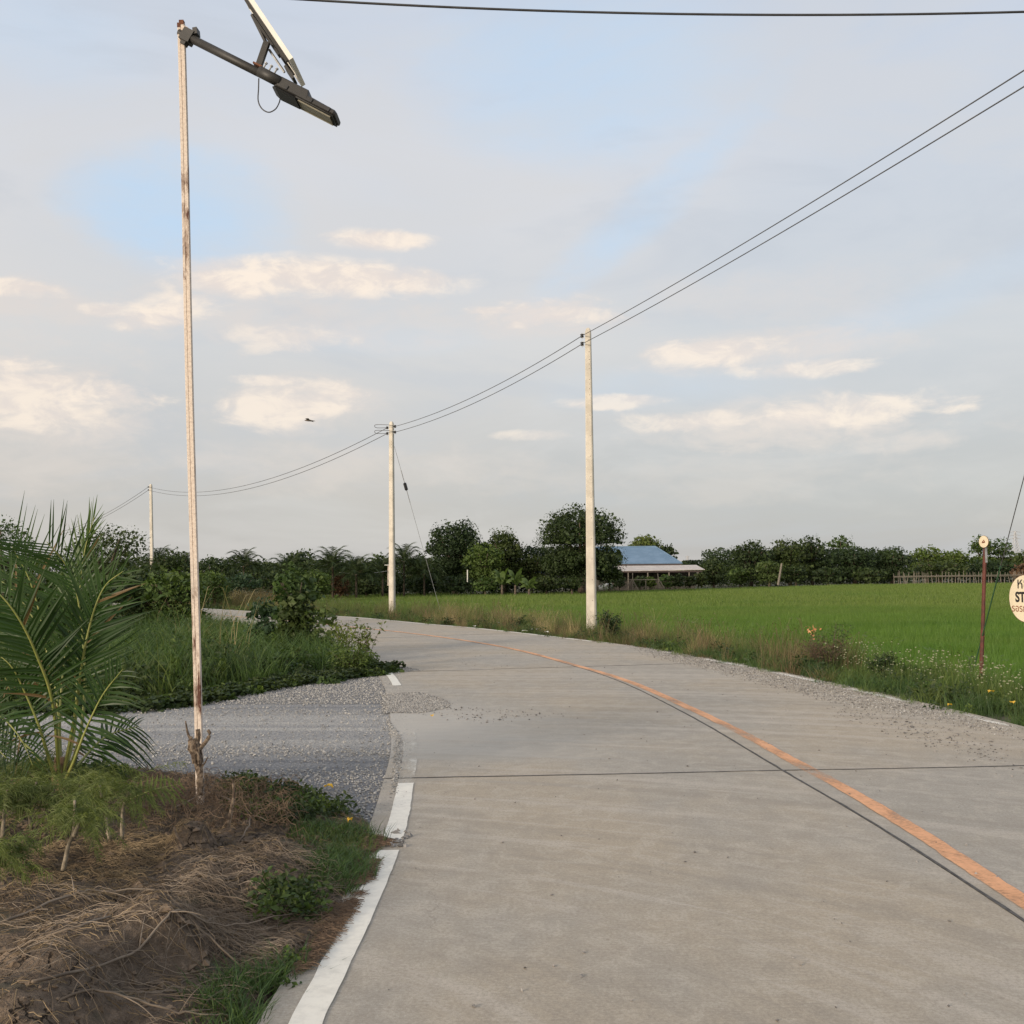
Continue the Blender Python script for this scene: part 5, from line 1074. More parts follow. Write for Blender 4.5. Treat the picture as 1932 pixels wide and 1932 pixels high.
# --- green patches on the dirt bank
def patch_pts(pts, n, z=.1):
    P = sample_poly(GP(pts, z), n, r); return on_bank(P) - [0, 0, .01]
BT = [tuft(26, .07, .055, .0035, 1.0, 120, 'grass'), tuft(28, .08, .085, .004, 1.1, 121, 'dgrass'), weed(60, .09, .10, .028, 122, 'dk'), weed(60, .09, .09, .03, 123, 'md')]
for pts, n, ch, lb in [([(430, 1455), (560, 1445), (640, 1480), (650, 1525), (480, 1545), (420, 1500)], 230, [2, 2, 3], 'dark leafy groundcover right of the lamp post'), ([(560, 1530), (700, 1540), (700, 1580), (640, 1600), (560, 1570)], 120, [0, 0, 1], 'bright short grass at the upper edge of the bank'),
                       ([(600, 1580), (690, 1590), (650, 1650), (590, 1640)], 100, [0, 1, 1], 'green grass clump beside the upper white line'), ([(510, 1660), (590, 1650), (590, 1700), (510, 1700)], 50, [1, 2, 3], 'small green weeds in the twig pile'),
                       ([(500, 1780), (610, 1740), (590, 1790), (520, 1830)], 60, [0, 1, 3], 'weeds at the concrete edge below the twigs'), ([(380, 1830), (480, 1790), (530, 1820), (500, 1880), (400, 1910)], 75, [1, 1, 0], 'fresh green grass tuft near the bottom of the bank'),
                       ([(-60, 1450), (120, 1450), (250, 1455), (240, 1475), (-60, 1475)], 160, [2, 3], 'leafy weeds along the gravel edge behind the palm foot')]:
    P = patch_pts(pts, n); scatter('grass_patch', BT, P, r.random(n) * 6.28, .8 + .7 * r.random(n), r.choice(ch, n), label=lb, cat='grass', kind='stuff')

# --- fallen leaves and scraps
def flat_leaf(label, u, v, size, mat, z=.01, g='fallen yellow leaves', cat='leaf', name='fallen_leaf'):
    p = G(u, v, z); rr_ = np.random.default_rng(int(u)); a = np.linspace(0, 1, 7); w = np.sin(a * math.pi) ** .8 * size * .32; th = rr_.random() * 3; d = np.array([math.cos(th), math.sin(th)]); s = np.array([-d[1], d[0]])
    V = []; 
    for i, t in enumerate(a):
        c = p + d * (t - .5) * size; h = z + .012 + .012 * math.sin(t * 3) + .004 * i % .01
        V += [[*(c - s * w[i]), h + .012], [*c, h], [*(c + s * w[i]), h + .010]]
    F4 = [[3 * i + j, 3 * i + j + 1, 3 * i + j + 4, 3 * i + j + 3] for i in range(6) for j in (0, 1)]; return link(name, mesh_np(V, np.array(F4)), M[mat], None, label=label, cat=cat, group=g)
flat_leaf('orange yellow leaf lying on the dark gravel by the bank', 620, 1490, .075, 'yellow_leaf')
flat_leaf('tiny orange leaf on the concrete near the gravel tongue', 815, 1355, .06, 'yellow_leaf')
flat_leaf('yellow leaf in the green grass left of the stop sign', 1870, 1309, .10, 'yellow_leaf', .22); flat_leaf('yellow leaf in the grass lowest by the right edge', 1910, 1330, .09, 'yellow_leaf', .2)
flat_leaf('yellow leaf at the road edge farthest left in the right verge', 1792, 1334, .07, 'yellow_leaf', .03)
flat_leaf('orange leaf in the short grass at the top of the bank', 660, 1555, .05, 'yellow_leaf', .1)
M['scrap'] = simple('white_scrap', (0.55, 0.54, 0.50), (0.75, 0.74, 0.70), 20, .7, 0)
for k, (u, v, lb) in enumerate([(895, 1183, 'white scrap farthest left on the far verge'), (938, 1176, 'white scrap lying up in the dry grass of the far verge'), (990, 1192, 'white scrap at the line, third from the left'), (1006, 1189, 'white scrap, left of a pair at the far verge'), (1016, 1189, 'upright white scrap, right of a pair at the far verge'), (1031, 1194, 'white scrap farthest right below the nearest pole')]):
    flat_leaf(lb, u, v, .16, 'scrap', .05, 'white litter scraps on the far verge', 'litter', 'litter_scrap')

# ---------------------------------------------------------------- palms
M['frond'] = leaf_mat('palm_leaflets', (0.020, 0.048, 0.013), (0.040, 0.085, 0.020), (0.030, 0.062, 0.016), .35, .42, 2.0)
M['frond_lt'] = leaf_mat('light_palm_leaflets', (0.050, 0.095, 0.022), (0.075, 0.125, 0.032), None, .4, .42)
M['rachis'] = simple('palm_rib', (0.17, 0.20, 0.045), (0.24, 0.25, 0.07), 9, .5, .1); M['palm_base'] = simple('palm_sheath', (0.15, 0.085, 0.045), (0.24, 0.15, 0.085), 14, .85, .4)
M['far_frond'] = leaf_mat('distant_palm_leaflets', (0.024, 0.040, 0.015), (0.050, 0.076, 0.028), None, .25, .5)
def frond_mesh(path, nl, L, w, seed, facing=(0, -1, .15), t0=.28, droop=.35, a0=38, a1=66, seg=3, rad=.012, spread=(1, 1), asym=0.0):
    """rachis + leaflets; returns (rachis MB, leaflet verts, faces)"""
    r = np.random.default_rng(seed); S_ = spline(path, 60); cum = cumlen(S_); tt = cum / cum[-1]; T = np.gradient(S_, axis=0); T /= np.linalg.norm(T, axis=1, keepdims=True)
    V = []; Fc = []; q = 0; fv_ = np.array(facing, float)
    for side in (-1, 1):
        for i in range(nl):
            t = t0 + (1 - t0) * ((i + .3 * r.random()) / nl); p = np.array([np.interp(t, tt, S_[:, k]) for k in range(3)]); tg = np.array([np.interp(t, tt, T[:, k]) for k in range(3)]); tg /= np.linalg.norm(tg)
            s = np.cross(tg, fv_) * side; s /= np.linalg.norm(s) + 1e-9; nrm = np.cross(s, tg) * side; x = (t - t0) / (1 - t0)
            a = R(a0 + (a1 - a0) * x + r.normal() * 5.5); dr = s * math.cos(a) + tg * math.sin(a) + nrm * .12 * side * 0 + fv_ * (-.12) * r.random(); dr /= np.linalg.norm(dr)
            ln = L * spread[0 if side < 0 else 1] * ((.42 if L < .5 else .78) + (.58 if L < .5 else .22) * math.sin(math.pi * min(1, x * .8 + .22))) * (.9 + .2 * r.random())
            wv = np.cross(dr, fv_); wv /= np.linalg.norm(wv) + 1e-9; ww = w * (.6 + .5 * math.sin(math.pi * min(1, x + .1)))
            fold = fv_ * ww * .4; twist = r.normal() * .25; wv = wv * math.cos(twist) + fv_ * math.sin(twist)
            for k in range(seg + 1):
                u_ = k / seg; c = p + dr * ln * u_ + np.array([0, 0, -1]) * droop * ln * u_ ** 2.2 * (.5 + .8 * (1 - abs(dr[2]))); h = ww * (1 - u_ ** 1.6) * (.45 if k == 0 else 1) / 2 + .0006
                V += [c - wv * h, c + fold * (1 - u_) * -.5, c + wv * h]
            for k in range(seg):
                for j in (0, 1): Fc.append([q + 3 * k + j, q + 3 * k + j + 1, q + 3 * k + j + 4, q + 3 * k + j + 3])
            q += 3 * (seg + 1)
    rb_ = MB().tube(S_, np.linspace(rad, rad * .18, 60), 7); return rb_, np.array(V), np.array(Fc)
pb = G(113, 1491, .17); PBZ = float(bank_z(np.array([pb[0]]), np.array([pb[1]]))[0]); PB = np.array([pb[0], pb[1], PBZ - .03]); D7 = pb[1]
palm = empty('coconut_palm', PB, 'young coconut palm with arching fronds at the left edge, in front of the gravel track', 'palm')
mb = MB(); mb.tube([PB, PB + [0.0, 0, .10], PB + [.0, 0, .22], PB + [0, 0, .34]], [.055, .06, .052, .035], 12); mb.build('trunk', M['palm_base'], palm, True)
FR = [ # path (u, v, depth offset), leaflets/side, length, width, facing, droop, a0, a1, material
 ([(115, 1470, 0), (148, 1400, .02), (160, 1300, .08), (156, 1200, .12), (143, 1110, .10), (122, 1062, .05), (88, 1022, -.05)], 40, .50, .019, (0.1, -1, .1), .0, 28, 50, 'frond', (1.2, .85)),
 ([(112, 1470, 0), (102, 1340, .3), (84, 1200, .45), (58, 1100, .45), (22, 1030, .4)], 30, .50, .019, (0, -1, .1), .0, 26, 52, 'frond', (1.0, 1.0)),
 ([(118, 1470, 0), (140, 1380, .2), (147, 1250, .3), (150, 1130, .35), (160, 1040, .35), (178, 975, .3)], 30, .42, .022, (-.3, -1, 0), .0, 52, 76, 'frond_lt', (1, .8)),
 ([(120, 1470, 0), (142, 1346, -.1), (157, 1240, -.18), (176, 1157, -.22), (199, 1105, -.25), (232, 1078, -.3)], 30, .44, .024, (0, -1, .05), .05, 28, 64, 'frond', (1.05, .95)),
 ([(124, 1476, 0), (138, 1440, -.15), (160, 1382, -.2), (193, 1313, -.25), (232, 1262, -.3)], 20, .32, .021, (.1, -1, .2), .25, 10, 55, 'frond', (1, 1)),
 ([(108, 1474, 0), (91, 1426, -.12), (73, 1368, -.2), (47, 1306, -.25), (22, 1258, -.3), (-12, 1228, -.3)], 24, .34, .021, (0, -1, .2), .25, 12, 58, 'frond', (1, 1)),
 ([(112, 1470, 0), (100, 1330, -.2), (68, 1233, -.35), (36, 1168, -.45), (0, 1122, -.5), (-40, 1095, -.5)], 32, .42, .026, (.2, -1, .1), .10, 25, 60, 'frond', (.9, 1)),
 ([(116, 1470, 0), (112, 1380, .25), (100, 1270, .4), (70, 1180, .55), (20, 1110, .65), (-40, 1075, .7)], 30, .42, .018, (0, -1, .2), .06, 28, 60, 'frond', (1, 1)),
 ([(120, 1475, 0), (150, 1440, .2), (200, 1390, .4), (262, 1370, .5)], 22, .34, .018, (0, -1, .5), .4, 10, 55, 'frond', (.8, 1)),
 ([(110, 1475, 0), (80, 1440, .25), (30, 1390, .45), (-30, 1370, .5)], 22, .34, .018, (0, -1, .5), .4, 10, 55, 'frond', (1, 1)),
 ([(113, 1470, 0), (112, 1380, .05), (118, 1280, .1), (128, 1200, .15), (140, 1140, .2)], 24, .34, .018, (.5, -1, 0), .05, 50, 78, 'frond_lt', (1, 1))]
for i, (pts, nl, L, w, fc, dr, a0, a1, mt, sp) in enumerate(FR):
    path = [PB + [0, 0, .12]] + [W(u, v, D7 + dd) for u, v, dd in pts[1:]]; fc = np.array(fc, float); fc /= np.linalg.norm(fc)
    rb_, V, Fc = frond_mesh(path, int(nl * .86), L, w * 1.15, 700 + i, fc, .42, dr, a0, a1, 3, .013, sp); fo = link('frond', mesh_np(V, Fc), M[mt], palm); rb_.build('rib', M['rachis'], fo, True)
# broken hanging leaflets
mb = MB()
for (u, v, dd), L in (((345, 1165, -.1), .22), ((262, 1150, -.25), .24), ((268, 1160, -.25), .20), ((110, 1265, -.4), .22), ((122, 1255, -.4), .16)):
    pass
# second palm just off the left edge, tips showing
PB2 = on_bank(np.array([G(-150, 1500, .15)]))[0]; palm2 = empty('coconut_palm', PB2, 'second coconut palm whose drooping frond tips enter at the lower left edge', 'palm'); MB().tube([PB2, PB2 + [0, 0, .3]], [.06, .04], 10).build('trunk', M['palm_base'], palm2, True)
for i, (pts, nl) in enumerate((([(-110, 1400, 0), (-50, 1345, -.1), (0, 1352, -.2), (40, 1395, -.25), (62, 1445, -.25)], 24), ([(-120, 1380, 0), (-90, 1300, .1), (-40, 1250, .2), (0, 1262, .2), (22, 1310, .2)], 22), ([(-120, 1420, 0), (-80, 1390, -.2), (-30, 1392, -.3), (12, 1430, -.35)], 20))):
    rb_, V, Fc = frond_mesh([PB2 + [0, 0, .2]] + [W(u, v, D7 + dd) for u, v, dd in pts], nl, .26, .018, 730 + i, (0, -1, .25), .35, .45, 15, 50); fo = link('frond', mesh_np(V, Fc), M['frond'], palm2); rb_.build('rib', M['rachis'], fo, True)
# distant palms: radiating fronds on a short trunk
def far_palm(label, u, vt, vb, hw, d, seed, nf=22):
    top = W(u, vt, d); zb = gz(top[0], d); zb = min(zb, W(u, vb, d)[2]); R_ = 1.25 * hw * d / F; h = top[2] - zb; c = np.array([top[0], d, top[2] - R_ * 1.05]); root = empty('palm_tree', (c[0], d, zb), label, 'palm', 'distant palms on the left skyline'); r = np.random.default_rng(seed)
    MB().tube([(c[0], d, zb), c], [R_ * .07, R_ * .05], 7).build('trunk', M['bark'], root, True)
    for k in range(nf):
        a = k * 2.4 + r.random() * .4; el_ = R(84 - 100 * (k / nf)); dh = np.array([math.cos(a), math.sin(a), 0]); L = R_ * (1.0 + .15 * r.random())
        path = [c, c + (dh * math.cos(el_) + np.array([0, 0, math.sin(el_)])) * L * .45, c + (dh * math.cos(el_ * .85) + np.array([0, 0, math.sin(el_ * .92)])) * L * .85, c + (dh * (math.cos(el_ * .75)) + np.array([0, 0, math.sin(el_ * .80) - .22 * math.cos(el_)])) * L * 1.12]
        fc = np.cross(np.cross(dh, [0, 0, 1.]), path[2] - path[0]); fc = fc / np.linalg.norm(fc); fc = fc if fc[2] > 0 else -fc
        rb_, V, Fc = frond_mesh(path, 24, R_ * .50, R_ * .085, seed * 20 + k, fc, .12, .35, 30, 62, 1, R_ * .02); fo = link('frond', mesh_np(V, Fc), M['far_frond'], root)
for i, (lb, u, vt, vb, hw, d) in enumerate([('palm crown poking above the trees just right of the lamp post', 460, 1034, 1120, 26, 90), ('palm drooping in front of the round-topped tree', 545, 1044, 1125, 32, 98), ('palm with raised fronds, highest on the left skyline', 628, 1030, 1122, 30, 96),
    ('palm with one upright spear just left of the middle pole', 672, 1044, 1122, 30, 94), ('palm just left of the middle power pole, close against it', 722, 1046, 1120, 26, 98), ('palm just right of the middle power pole', 762, 1024, 1120, 26, 100), ('palm between the stay wire and the grove', 800, 1048, 1120, 26, 100),
    ('small palm by the farthest power pole', 300, 1030, 1110, 22, 76), ('small palm beside the top of the lamp post shadow side trees', 348, 1040, 1112, 18, 78)]): far_palm(lb.replace('top of the lamp post shadow side trees', 'lamp post, left of it on the skyline'), u, vt, vb, hw, d, 40 + i)
# banana plants
M['banana'] = leaf_mat('banana_leaf', (0.07, 0.12, 0.035), (0.13, 0.18, 0.06), None, .4, .45)
def banana(label, u, vt, vb, hw, d, seed, nl=12):
    top = W(u, vt, d); bt = W(u, vb, d); zb = min(gz(top[0], d), bt[2]); h = top[2] - zb; R_ = hw * d / F; c = np.array([top[0], d, zb + h * .42]); root = empty('banana_plant', (c[0], d, zb), label, 'banana plant', 'banana plants in front of the grove'); r = np.random.default_rng(seed)
    MB().tube([(c[0], d, zb), c], [.14, .09], 8).build('trunk', M['bark'], root, True)
    for k in range(nl):
        a = k * 2.4 + r.random(); up = .95 - .8 * k / nl; dh = np.array([math.cos(a), math.sin(a) * .6, 0]); e1 = c + dh * R_ * .35 + [0, 0, h * .38 * up + .1]; e2 = c + dh * R_ * (.95 - .3 * up) + [0, 0, h * (.62 * up - .05 - .16 * (1 - up))]
        S_ = spline([c, e1, e2], 9); T = np.gradient(S_, axis=0); s = np.cross(T, [0, 0, 1.]) ; s = s / (np.linalg.norm(s, axis=1, keepdims=True) + 1e-6); s = s * .6 + np.cross(s, T / np.linalg.norm(T, axis=1, keepdims=True)) * .5; w = np.sin(np.linspace(.15, 1, 9) * math.pi) ** .6 * .30
        w[:2] = .03; V = []; 
        for i in range(9): V += [S_[i] - s[i] * w[i] + [0, 0, -.12 * w[i]], S_[i], S_[i] + s[i] * w[i] + [0, 0, -.12 * w[i]]]
        link('leaf', mesh_np(V, np.array([[3 * i + j, 3 * i + j + 1, 3 * i + j + 4, 3 * i + j + 3] for i in range(8) for j in (0, 1)])), M['banana'], root)
banana('tallest banana plant, left one of the clump', 947, 1068, 1116, 22, 100.5, 1); banana('banana plant with an upright leaf, middle of the clump', 972, 1068, 1116, 22, 100, 2); banana('banana plant drooping to the right of the clump', 998, 1086, 1117, 22, 99.5, 3)

# ---------------------------------------------------------------- feathery shrubs on the bank
M['feather'] = leaf_mat('feathery_leaves', (0.10, 0.135, 0.035), (0.17, 0.20, 0.06), (0.075, 0.105, 0.03), .4, .5, 4); M['pale_stem'] = simple('pale_bark', (0.14, 0.115, 0.08), (0.28, 0.235, 0.175), 30, .85, .3); M['bark2'] = simple('split_dead_wood', (0.085, 0.06, 0.042), (0.24, 0.185, 0.135), 34, .95, 1.0, lo=.42, hi=.6)
def spray(base, d, L, r, V, Fc, q, nl=30, nlen=.055):
    d = d / np.linalg.norm(d); sw = r.normal(size=3); P = [base + d * L * t + np.array([0, 0, -1]) * L * .45 * t * t + sw * math.sin(t * 5) * L * .06 for t in np.linspace(0, 1, nl)]
    for i in range(2, nl):
        for sd_ in (-1, 1):
            tg = P[i] - P[i - 1]; tg /= np.linalg.norm(tg); s = np.cross(tg, [0, 0, 1.]); s /= np.linalg.norm(s) + 1e-6; dr = s * sd_ * .75 + tg * .6 + r.normal(size=3) * .45; dr /= np.linalg.norm(dr); ln = nlen * (.4 + .6 * math.sin(math.pi * i / nl)) * (.8 + .4 * r.random()); e = P[i] + dr * ln + [0, 0, -ln * .45]; m_ = P[i] + dr * ln * .5 + [0, 0, -ln * .1]
            wv = np.cross(dr, [0.3, -1, .3]); wv = wv / (np.linalg.norm(wv) + 1e-6) * .0014; V += [P[i] - wv, P[i] + wv, m_ + wv, m_ - wv, e + wv * .3, e - wv * .3]; Fc += [[q, q + 1, q + 2, q + 3], [q + 3, q + 2, q + 4, q + 5]]; q += 6
    return q
def feathery(label, stems, seed, nsp, L=.30):
    z0 = .14; p0 = G(stems[0][0][0], stems[0][0][1], z0); b0 = on_bank(np.array([p0]))[0]; d0 = b0[1]; root = empty('feathery_shrub', b0, label, 'shrub', 'feathery shrubs on the soil bank'); r = np.random.default_rng(seed); V = []; Fc = []; q = 0
    for st in stems:
        pts = [W(u, v, d0 + .03 * i) for i, (u, v) in enumerate(st)]; pts[0][2] -= .03; S_ = spline(pts, 14); mb = MB().tube(S_, np.linspace(.011, .006, 14) * (1 + .15 * r.random(14)), 7); mb.build('stem', M['pale_stem'], root, True)
        if nsp:
            for k in range(int(nsp * 2.2)):
                a = r.random() * 6.28; b = S_[-1] - (S_[-1] - S_[-6]) * r.random(); q = spray(b, np.array([math.cos(a), math.sin(a), -.1 + 1.0 * r.random()]), L * (.5 + .7 * r.random()), r, V, Fc, q)
    if V: link('foliage', mesh_np(np.array(V), np.array(Fc)), M['feather'], root)
feathery('feathery shrub nearest the camera with a forked pale stem', [[(119, 1631), (129, 1596), (139, 1568), (141, 1510)], [(139, 1568), (150, 1552), (163, 1537)]], 1, 9, .26)
feathery('feathery shrub with a bent bare stem, left of the pair near the straw heap', [[(207, 1573), (198, 1535), (187, 1480)]], 2, 12, .40)
feathery('feathery shrub with a straight bare stem, right one of the pair near the straw heap', [[(230, 1573), (233, 1522), (254, 1475)]], 3, 8, .34)
feathery('feathery shrub in front of the palm foot with two leaning stems', [[(59, 1555), (56, 1525), (69, 1475)], [(66, 1550), (89, 1525), (103, 1488)]], 4, 13, .36)
feathery('feathery shrub at the left edge', [[(5, 1571), (8, 1530), (14, 1490)], [(5, 1571), (-10, 1530), (-14, 1500)]], 5, 13, .36)
feathery('feathery shrub at the lower left edge of the bank', [[(-14, 1690), (-12, 1640), (-10, 1600)]], 6, 16, .24)
feathery('feathery shrub behind the palm foot', [[(150, 1500), (160, 1480), (170, 1455)], [(90, 1495), (70, 1470), (40, 1450)]], 7, 12, .40)
# yellowing fallen palm leaf beside the lamp post
rb_, V, Fc = frond_mesh([W(235, 1512, 6.6), W(290, 1490, 6.6), W(345, 1478, 6.7)], 12, .14, .022, 801, (0, -.7, .7), .05, .1, 8, 20, 2, .006); fr_ = empty('fallen_frond', W(235, 1512, 6.6), 'yellowish green fallen palm leaf lying between the shrubs and the lamp post', 'palm leaf'); link('leaflets', mesh_np(V, Fc), M['feather'], fr_); rb_.build('rib', M['rachis'], fr_)
# dead stump at the lamp post
ds = DL - .22; sp_ = [W(380, 1500, ds), W(376, 1455, ds), W(369, 1420, ds), W(364, 1395, ds)]; stump = empty('dead_stump', sp_[0], 'split dead trunk standing in front of the lamp post foot', 'stump')
mb = MB().tube(spline(sp_, 16), np.interp(np.arange(16), [0, 8, 12, 15], [.018, .022, .034, .026]) * (1 + .35 * np.random.default_rng(3).random(16)), 9); nz = np.random.default_rng(5); mb.v[0] = mb.v[0] + nz.normal(size=mb.v[0].shape) * .0035; mb.build('trunk', M['bark2'], stump)
for k in range(9): a = nz.random() * 6.28; o_ = np.array([math.cos(a) * .026, math.sin(a) * .026, 0]); t0_ = W(373 + nz.normal() * 2, 1440, ds) + o_; t1_ = W(367 + nz.normal() * 5, 1402 + nz.random() * 12, ds) + o_ * 1.3; MB().tube([t0_, (t0_ + t1_) / 2 + nz.normal(size=3) * .004, t1_], [.006, .007, .002], 5).build('splinter', M['bark2'], stump)
for pts, w in (([(366, 1405), (355, 1385), (350, 1360)], (.012, .004)), ([(368, 1412), (374, 1390), (373, 1376)], (.018, .014)), ([(370, 1420), (388, 1400), (396, 1385), (392, 1377)], (.014, .010)), ([(377, 1450), (386, 1440), (392, 1428)], (.008, .003)), ([(362, 1420), (358, 1400), (362, 1390)], (.012, .008))):
    S_ = spline([W(u, v, ds) for u, v in pts], 8); MB().tube(S_, np.linspace(w[0], w[1], 8), 7).build('limb', M['bark2'], stump)
for k, (pts, lb, rd) in enumerate((([(430, 1560), (436, 1530), (441, 1500), (440, 1478)], 'short dead stake right of the lamp post foot', .013), ([(345, 1600), (335, 1580), (328, 1560)], 'dark short stub left of the round soil clod', .010))):
    S_ = spline([W(u, v, 6.2 if k == 0 else 5.9) for u, v in pts], 8); tag(MB().tube(S_, np.linspace(rd, rd * .5, 8), 7).build('dead_stake', M['bark2']), lb, 'stake')

# ---------------------------------------------------------------- farmhouse
M['blue_roof'] = None
def roof_mat(name, c1, c2, sc_, axis_=0):
    m, nb, p = new_mat(name); v = obj_vec(nb); wv = nb.n.new('ShaderNodeTexWave'); wv.bands_direction = 'XYZ'[axis_]; nb.put(wv.inputs['Vector'], v); wv.inputs['Scale'].default_value = sc_; wv.inputs['Distortion'].default_value = 0
    n = nb.noise(v, .8, 5, .7); c = nb.mix(nb.sstep(n, .4, .65), c1, c2); c = nb.mix(nb.m('MULTIPLY', wv.outputs['Fac'], .25), c, tuple(x * .7 for x in c2)); nb.l.new(c, p.inputs['Base Color']); p.inputs['Roughness'].default_value = .5; bump(nb, p, wv.outputs['Fac'], .5, .05); return m
M['blue_roof'] = roof_mat('blue_metal_tile_roof', (0.115, 0.195, 0.29), (0.16, 0.25, 0.36), 4.5, 2); M['tin'] = roof_mat('pale_tin_roof', (0.50, 0.44, 0.39), (0.62, 0.56, 0.50), 2.2, 0)
M['wall_dark'] = simple('shaded_house_wall', (0.06, 0.055, 0.05), (0.11, 0.10, 0.085), 2, .9, .1); M['bamboo'] = simple('grey_bamboo', (0.13, 0.115, 0.095), (0.24, 0.21, 0.17), 9, .85, .2); M['fascia'] = simple('dark_fascia', (0.05, 0.035, 0.035), (0.07, 0.05, 0.045), 5, .8, 0)  # house wall's dark tone holds the shade of the recess under the lean-to
DH = 133.0; X_ = lambda u, d: W(u, 1078, d)[0]; Z_ = lambda u, v, d: W(u, v, d)[2]
ez = Z_(1180, 1063.5, DH); rz = Z_(1205, 1031.5, DH + 7); xl, xr = X_(1062, DH), X_(1287, DH); rl_, rr2 = X_(1128, DH + 7), X_(1237, DH + 7); DB = DH + 14
house = empty('farmhouse', (X_(1180, DH), DH + 7, FIELD_Z), 'farmhouse with a blue hip roof half hidden behind the biggest tree', 'house')
def slab_roof(name, quad, th, mat, par):
    q_ = np.array(quad, float); n = np.cross(q_[1] - q_[0], q_[2] - q_[0]); n /= np.linalg.norm(n); n = n if n[2] > 0 else -n; k = len(q_); v = np.vstack([q_, q_ - n * th]); me = bpy.data.meshes.new(name); me.from_pydata([tuple(x) for x in v], [], [list(range(k)), list(range(2 * k - 1, k - 1, -1))] + [[i, (i + 1) % k, k + (i + 1) % k, k + i] for i in range(k)]); return link(name, me, mat, par)
A_, B_, C_2, D_ = (xl, DH, ez), (xr, DH, ez), (xr, DB, ez), (xl, DB, ez); E_, F_ = (rl_, DH + 7, rz), (rr2, DH + 7, rz)
rf = slab_roof('roof', [A_, B_, F_, E_], .06, M['blue_roof'], house); slab_roof('roof', [B_, C_2, F_], .06, M['blue_roof'], house); slab_roof('roof', [C_2, D_, E_, F_], .06, M['blue_roof'], house); slab_roof('roof', [D_, A_, E_], .06, M['blue_roof'], house)
rc = MB(); rc.tube([E_, F_], .10, 6); rc.tube([F_, B_], .09, 6); rc.tube([E_, A_], .09, 6); rc.build('ridge_cap', M['blue_roof'], house)
MB().box(((xl + xr) / 2, DH + .05, ez - .16), (xr - xl - .1, .06, .26)).build('fascia', M['fascia'], house)
xw0, xw1 = xl + 1.5, xr - 1.5; MB().box(((xw0 + xw1) / 2, DH + 7, (ez + FIELD_Z) / 2 - .2), (xw1 - xw0, 11, ez - FIELD_Z - .4)).build('wall', M['wall_dark'], house)
lz1, lz0 = Z_(1200, 1067.5, DH - .6), Z_(1200, 1077.5, DH - 4.5); lx0, lx1 = X_(1100, DH - 3), X_(1321, DH - 3)
slab_roof('lean_to_roof', [(lx0, DH - 4.5, lz0), (lx1 + .3, DH - 4.5, lz0 + .12), (lx1, DH - .3, lz1 + .05), (lx0, DH - .3, lz1)], .05, M['tin'], house)
for k, u in enumerate((1112, 1150, 1185, 1222, 1262, 1300, 1317)): x = X_(u, DH - 4.3); MB().box((x, DH - 4.3, (lz0 + FIELD_Z) / 2 - .05), (.12, .12, lz0 - FIELD_Z)).build('post', M['bamboo'], house)
MB().box(((lx0 + lx1) / 2, DH - 1.2, (lz0 + FIELD_Z) / 2), (lx1 - lx0 - .6, .12, lz0 - FIELD_Z - .15)).build('wall', M['wall_dark'], house)
MB().box(((lx0 + lx1) / 2, DH - 4.35, lz0 - .10), (lx1 - lx0, .06, .14)).build('beam', M['fascia'], house)
for u in (1130, 1165, 1240): x = X_(u, DH); MB().box((x, DH + 1.44, 1.0), (1.0, .08, 1.1)).build('window', M['lamp_dark'], house)
# pole frame in front
pf = empty('trellis', (X_(1218, 124), 124, FIELD_Z), 'rack of thin poles with one long rail standing before the farmhouse', 'pole rack'); dz = 124.0
for a, b in (((1194, 1112), (1193.5, 1081)), ((1218.5, 1111), (1218.5, 1094)), ((1244, 1110), (1241, 1082)), ((1180, 1111), (1193, 1093)), ((1203, 1111), (1194, 1094)), ((1254, 1110), (1243, 1094)), ((1186, 1094), (1245, 1093.5))):
    MB().tube([W(*a, dz), W(*b, dz)], .045, 6).build('pole' if a[0] != 1186 else 'rail', M['bamboo'], pf)
tag(MB().tube([W(1133, 1109, 122), W(1142, 1083, 122)], [.16, .10], 7).build('leaning_post', M['bamboo']), 'leaning weathered post left of the white sacks', 'post')
tag(MB().tube([W(1468, 1104, 143), W(1475, 1063, 143)], [.15, .12], 7).build('leaning_stake', M['bamboo']), 'thick grey stake leaning in front of the right-hand bushes', 'stake')
for k, (u, v, sx_, lb) in enumerate(((1143, 1107, .40, 'white sack, left of the heap before the farmhouse'), (1148, 1106, .42, 'white sack, right of the heap before the farmhouse'), (1134, 1109, .30, 'small pale sack at the foot of the leaning weathered post'))):
    c = W(u, v, 121.5); r = np.random.default_rng(k); th = np.linspace(0, math.pi, 7); 
    tag(MB().tube([c + [sx_ * math.cos(t), 0, .06 * math.sin(t * 3)] for t in th[::-1]], np.sin(th) ** .5 * sx_ * .8 + .03, 9).build('sack', M['scrap'], None, True), lb, 'sack', 'sacks before the farmhouse')
# blue tarpaulin shed glimpsed under the trees
M['blue_cloth'] = simple('deep_blue_sheet', (0.015, 0.03, 0.13), (0.03, 0.05, 0.18), 3, .7, 0)
tag(slab_roof('blue_sheet', [W(1010, 1082, 112), W(1052, 1079, 112), W(1052, 1074, 114), W(1010, 1077, 114)], .05, M['blue_cloth'], None), 'strip of dark blue sheeting glimpsed between the grove and the biggest tree', 'tarpaulin')
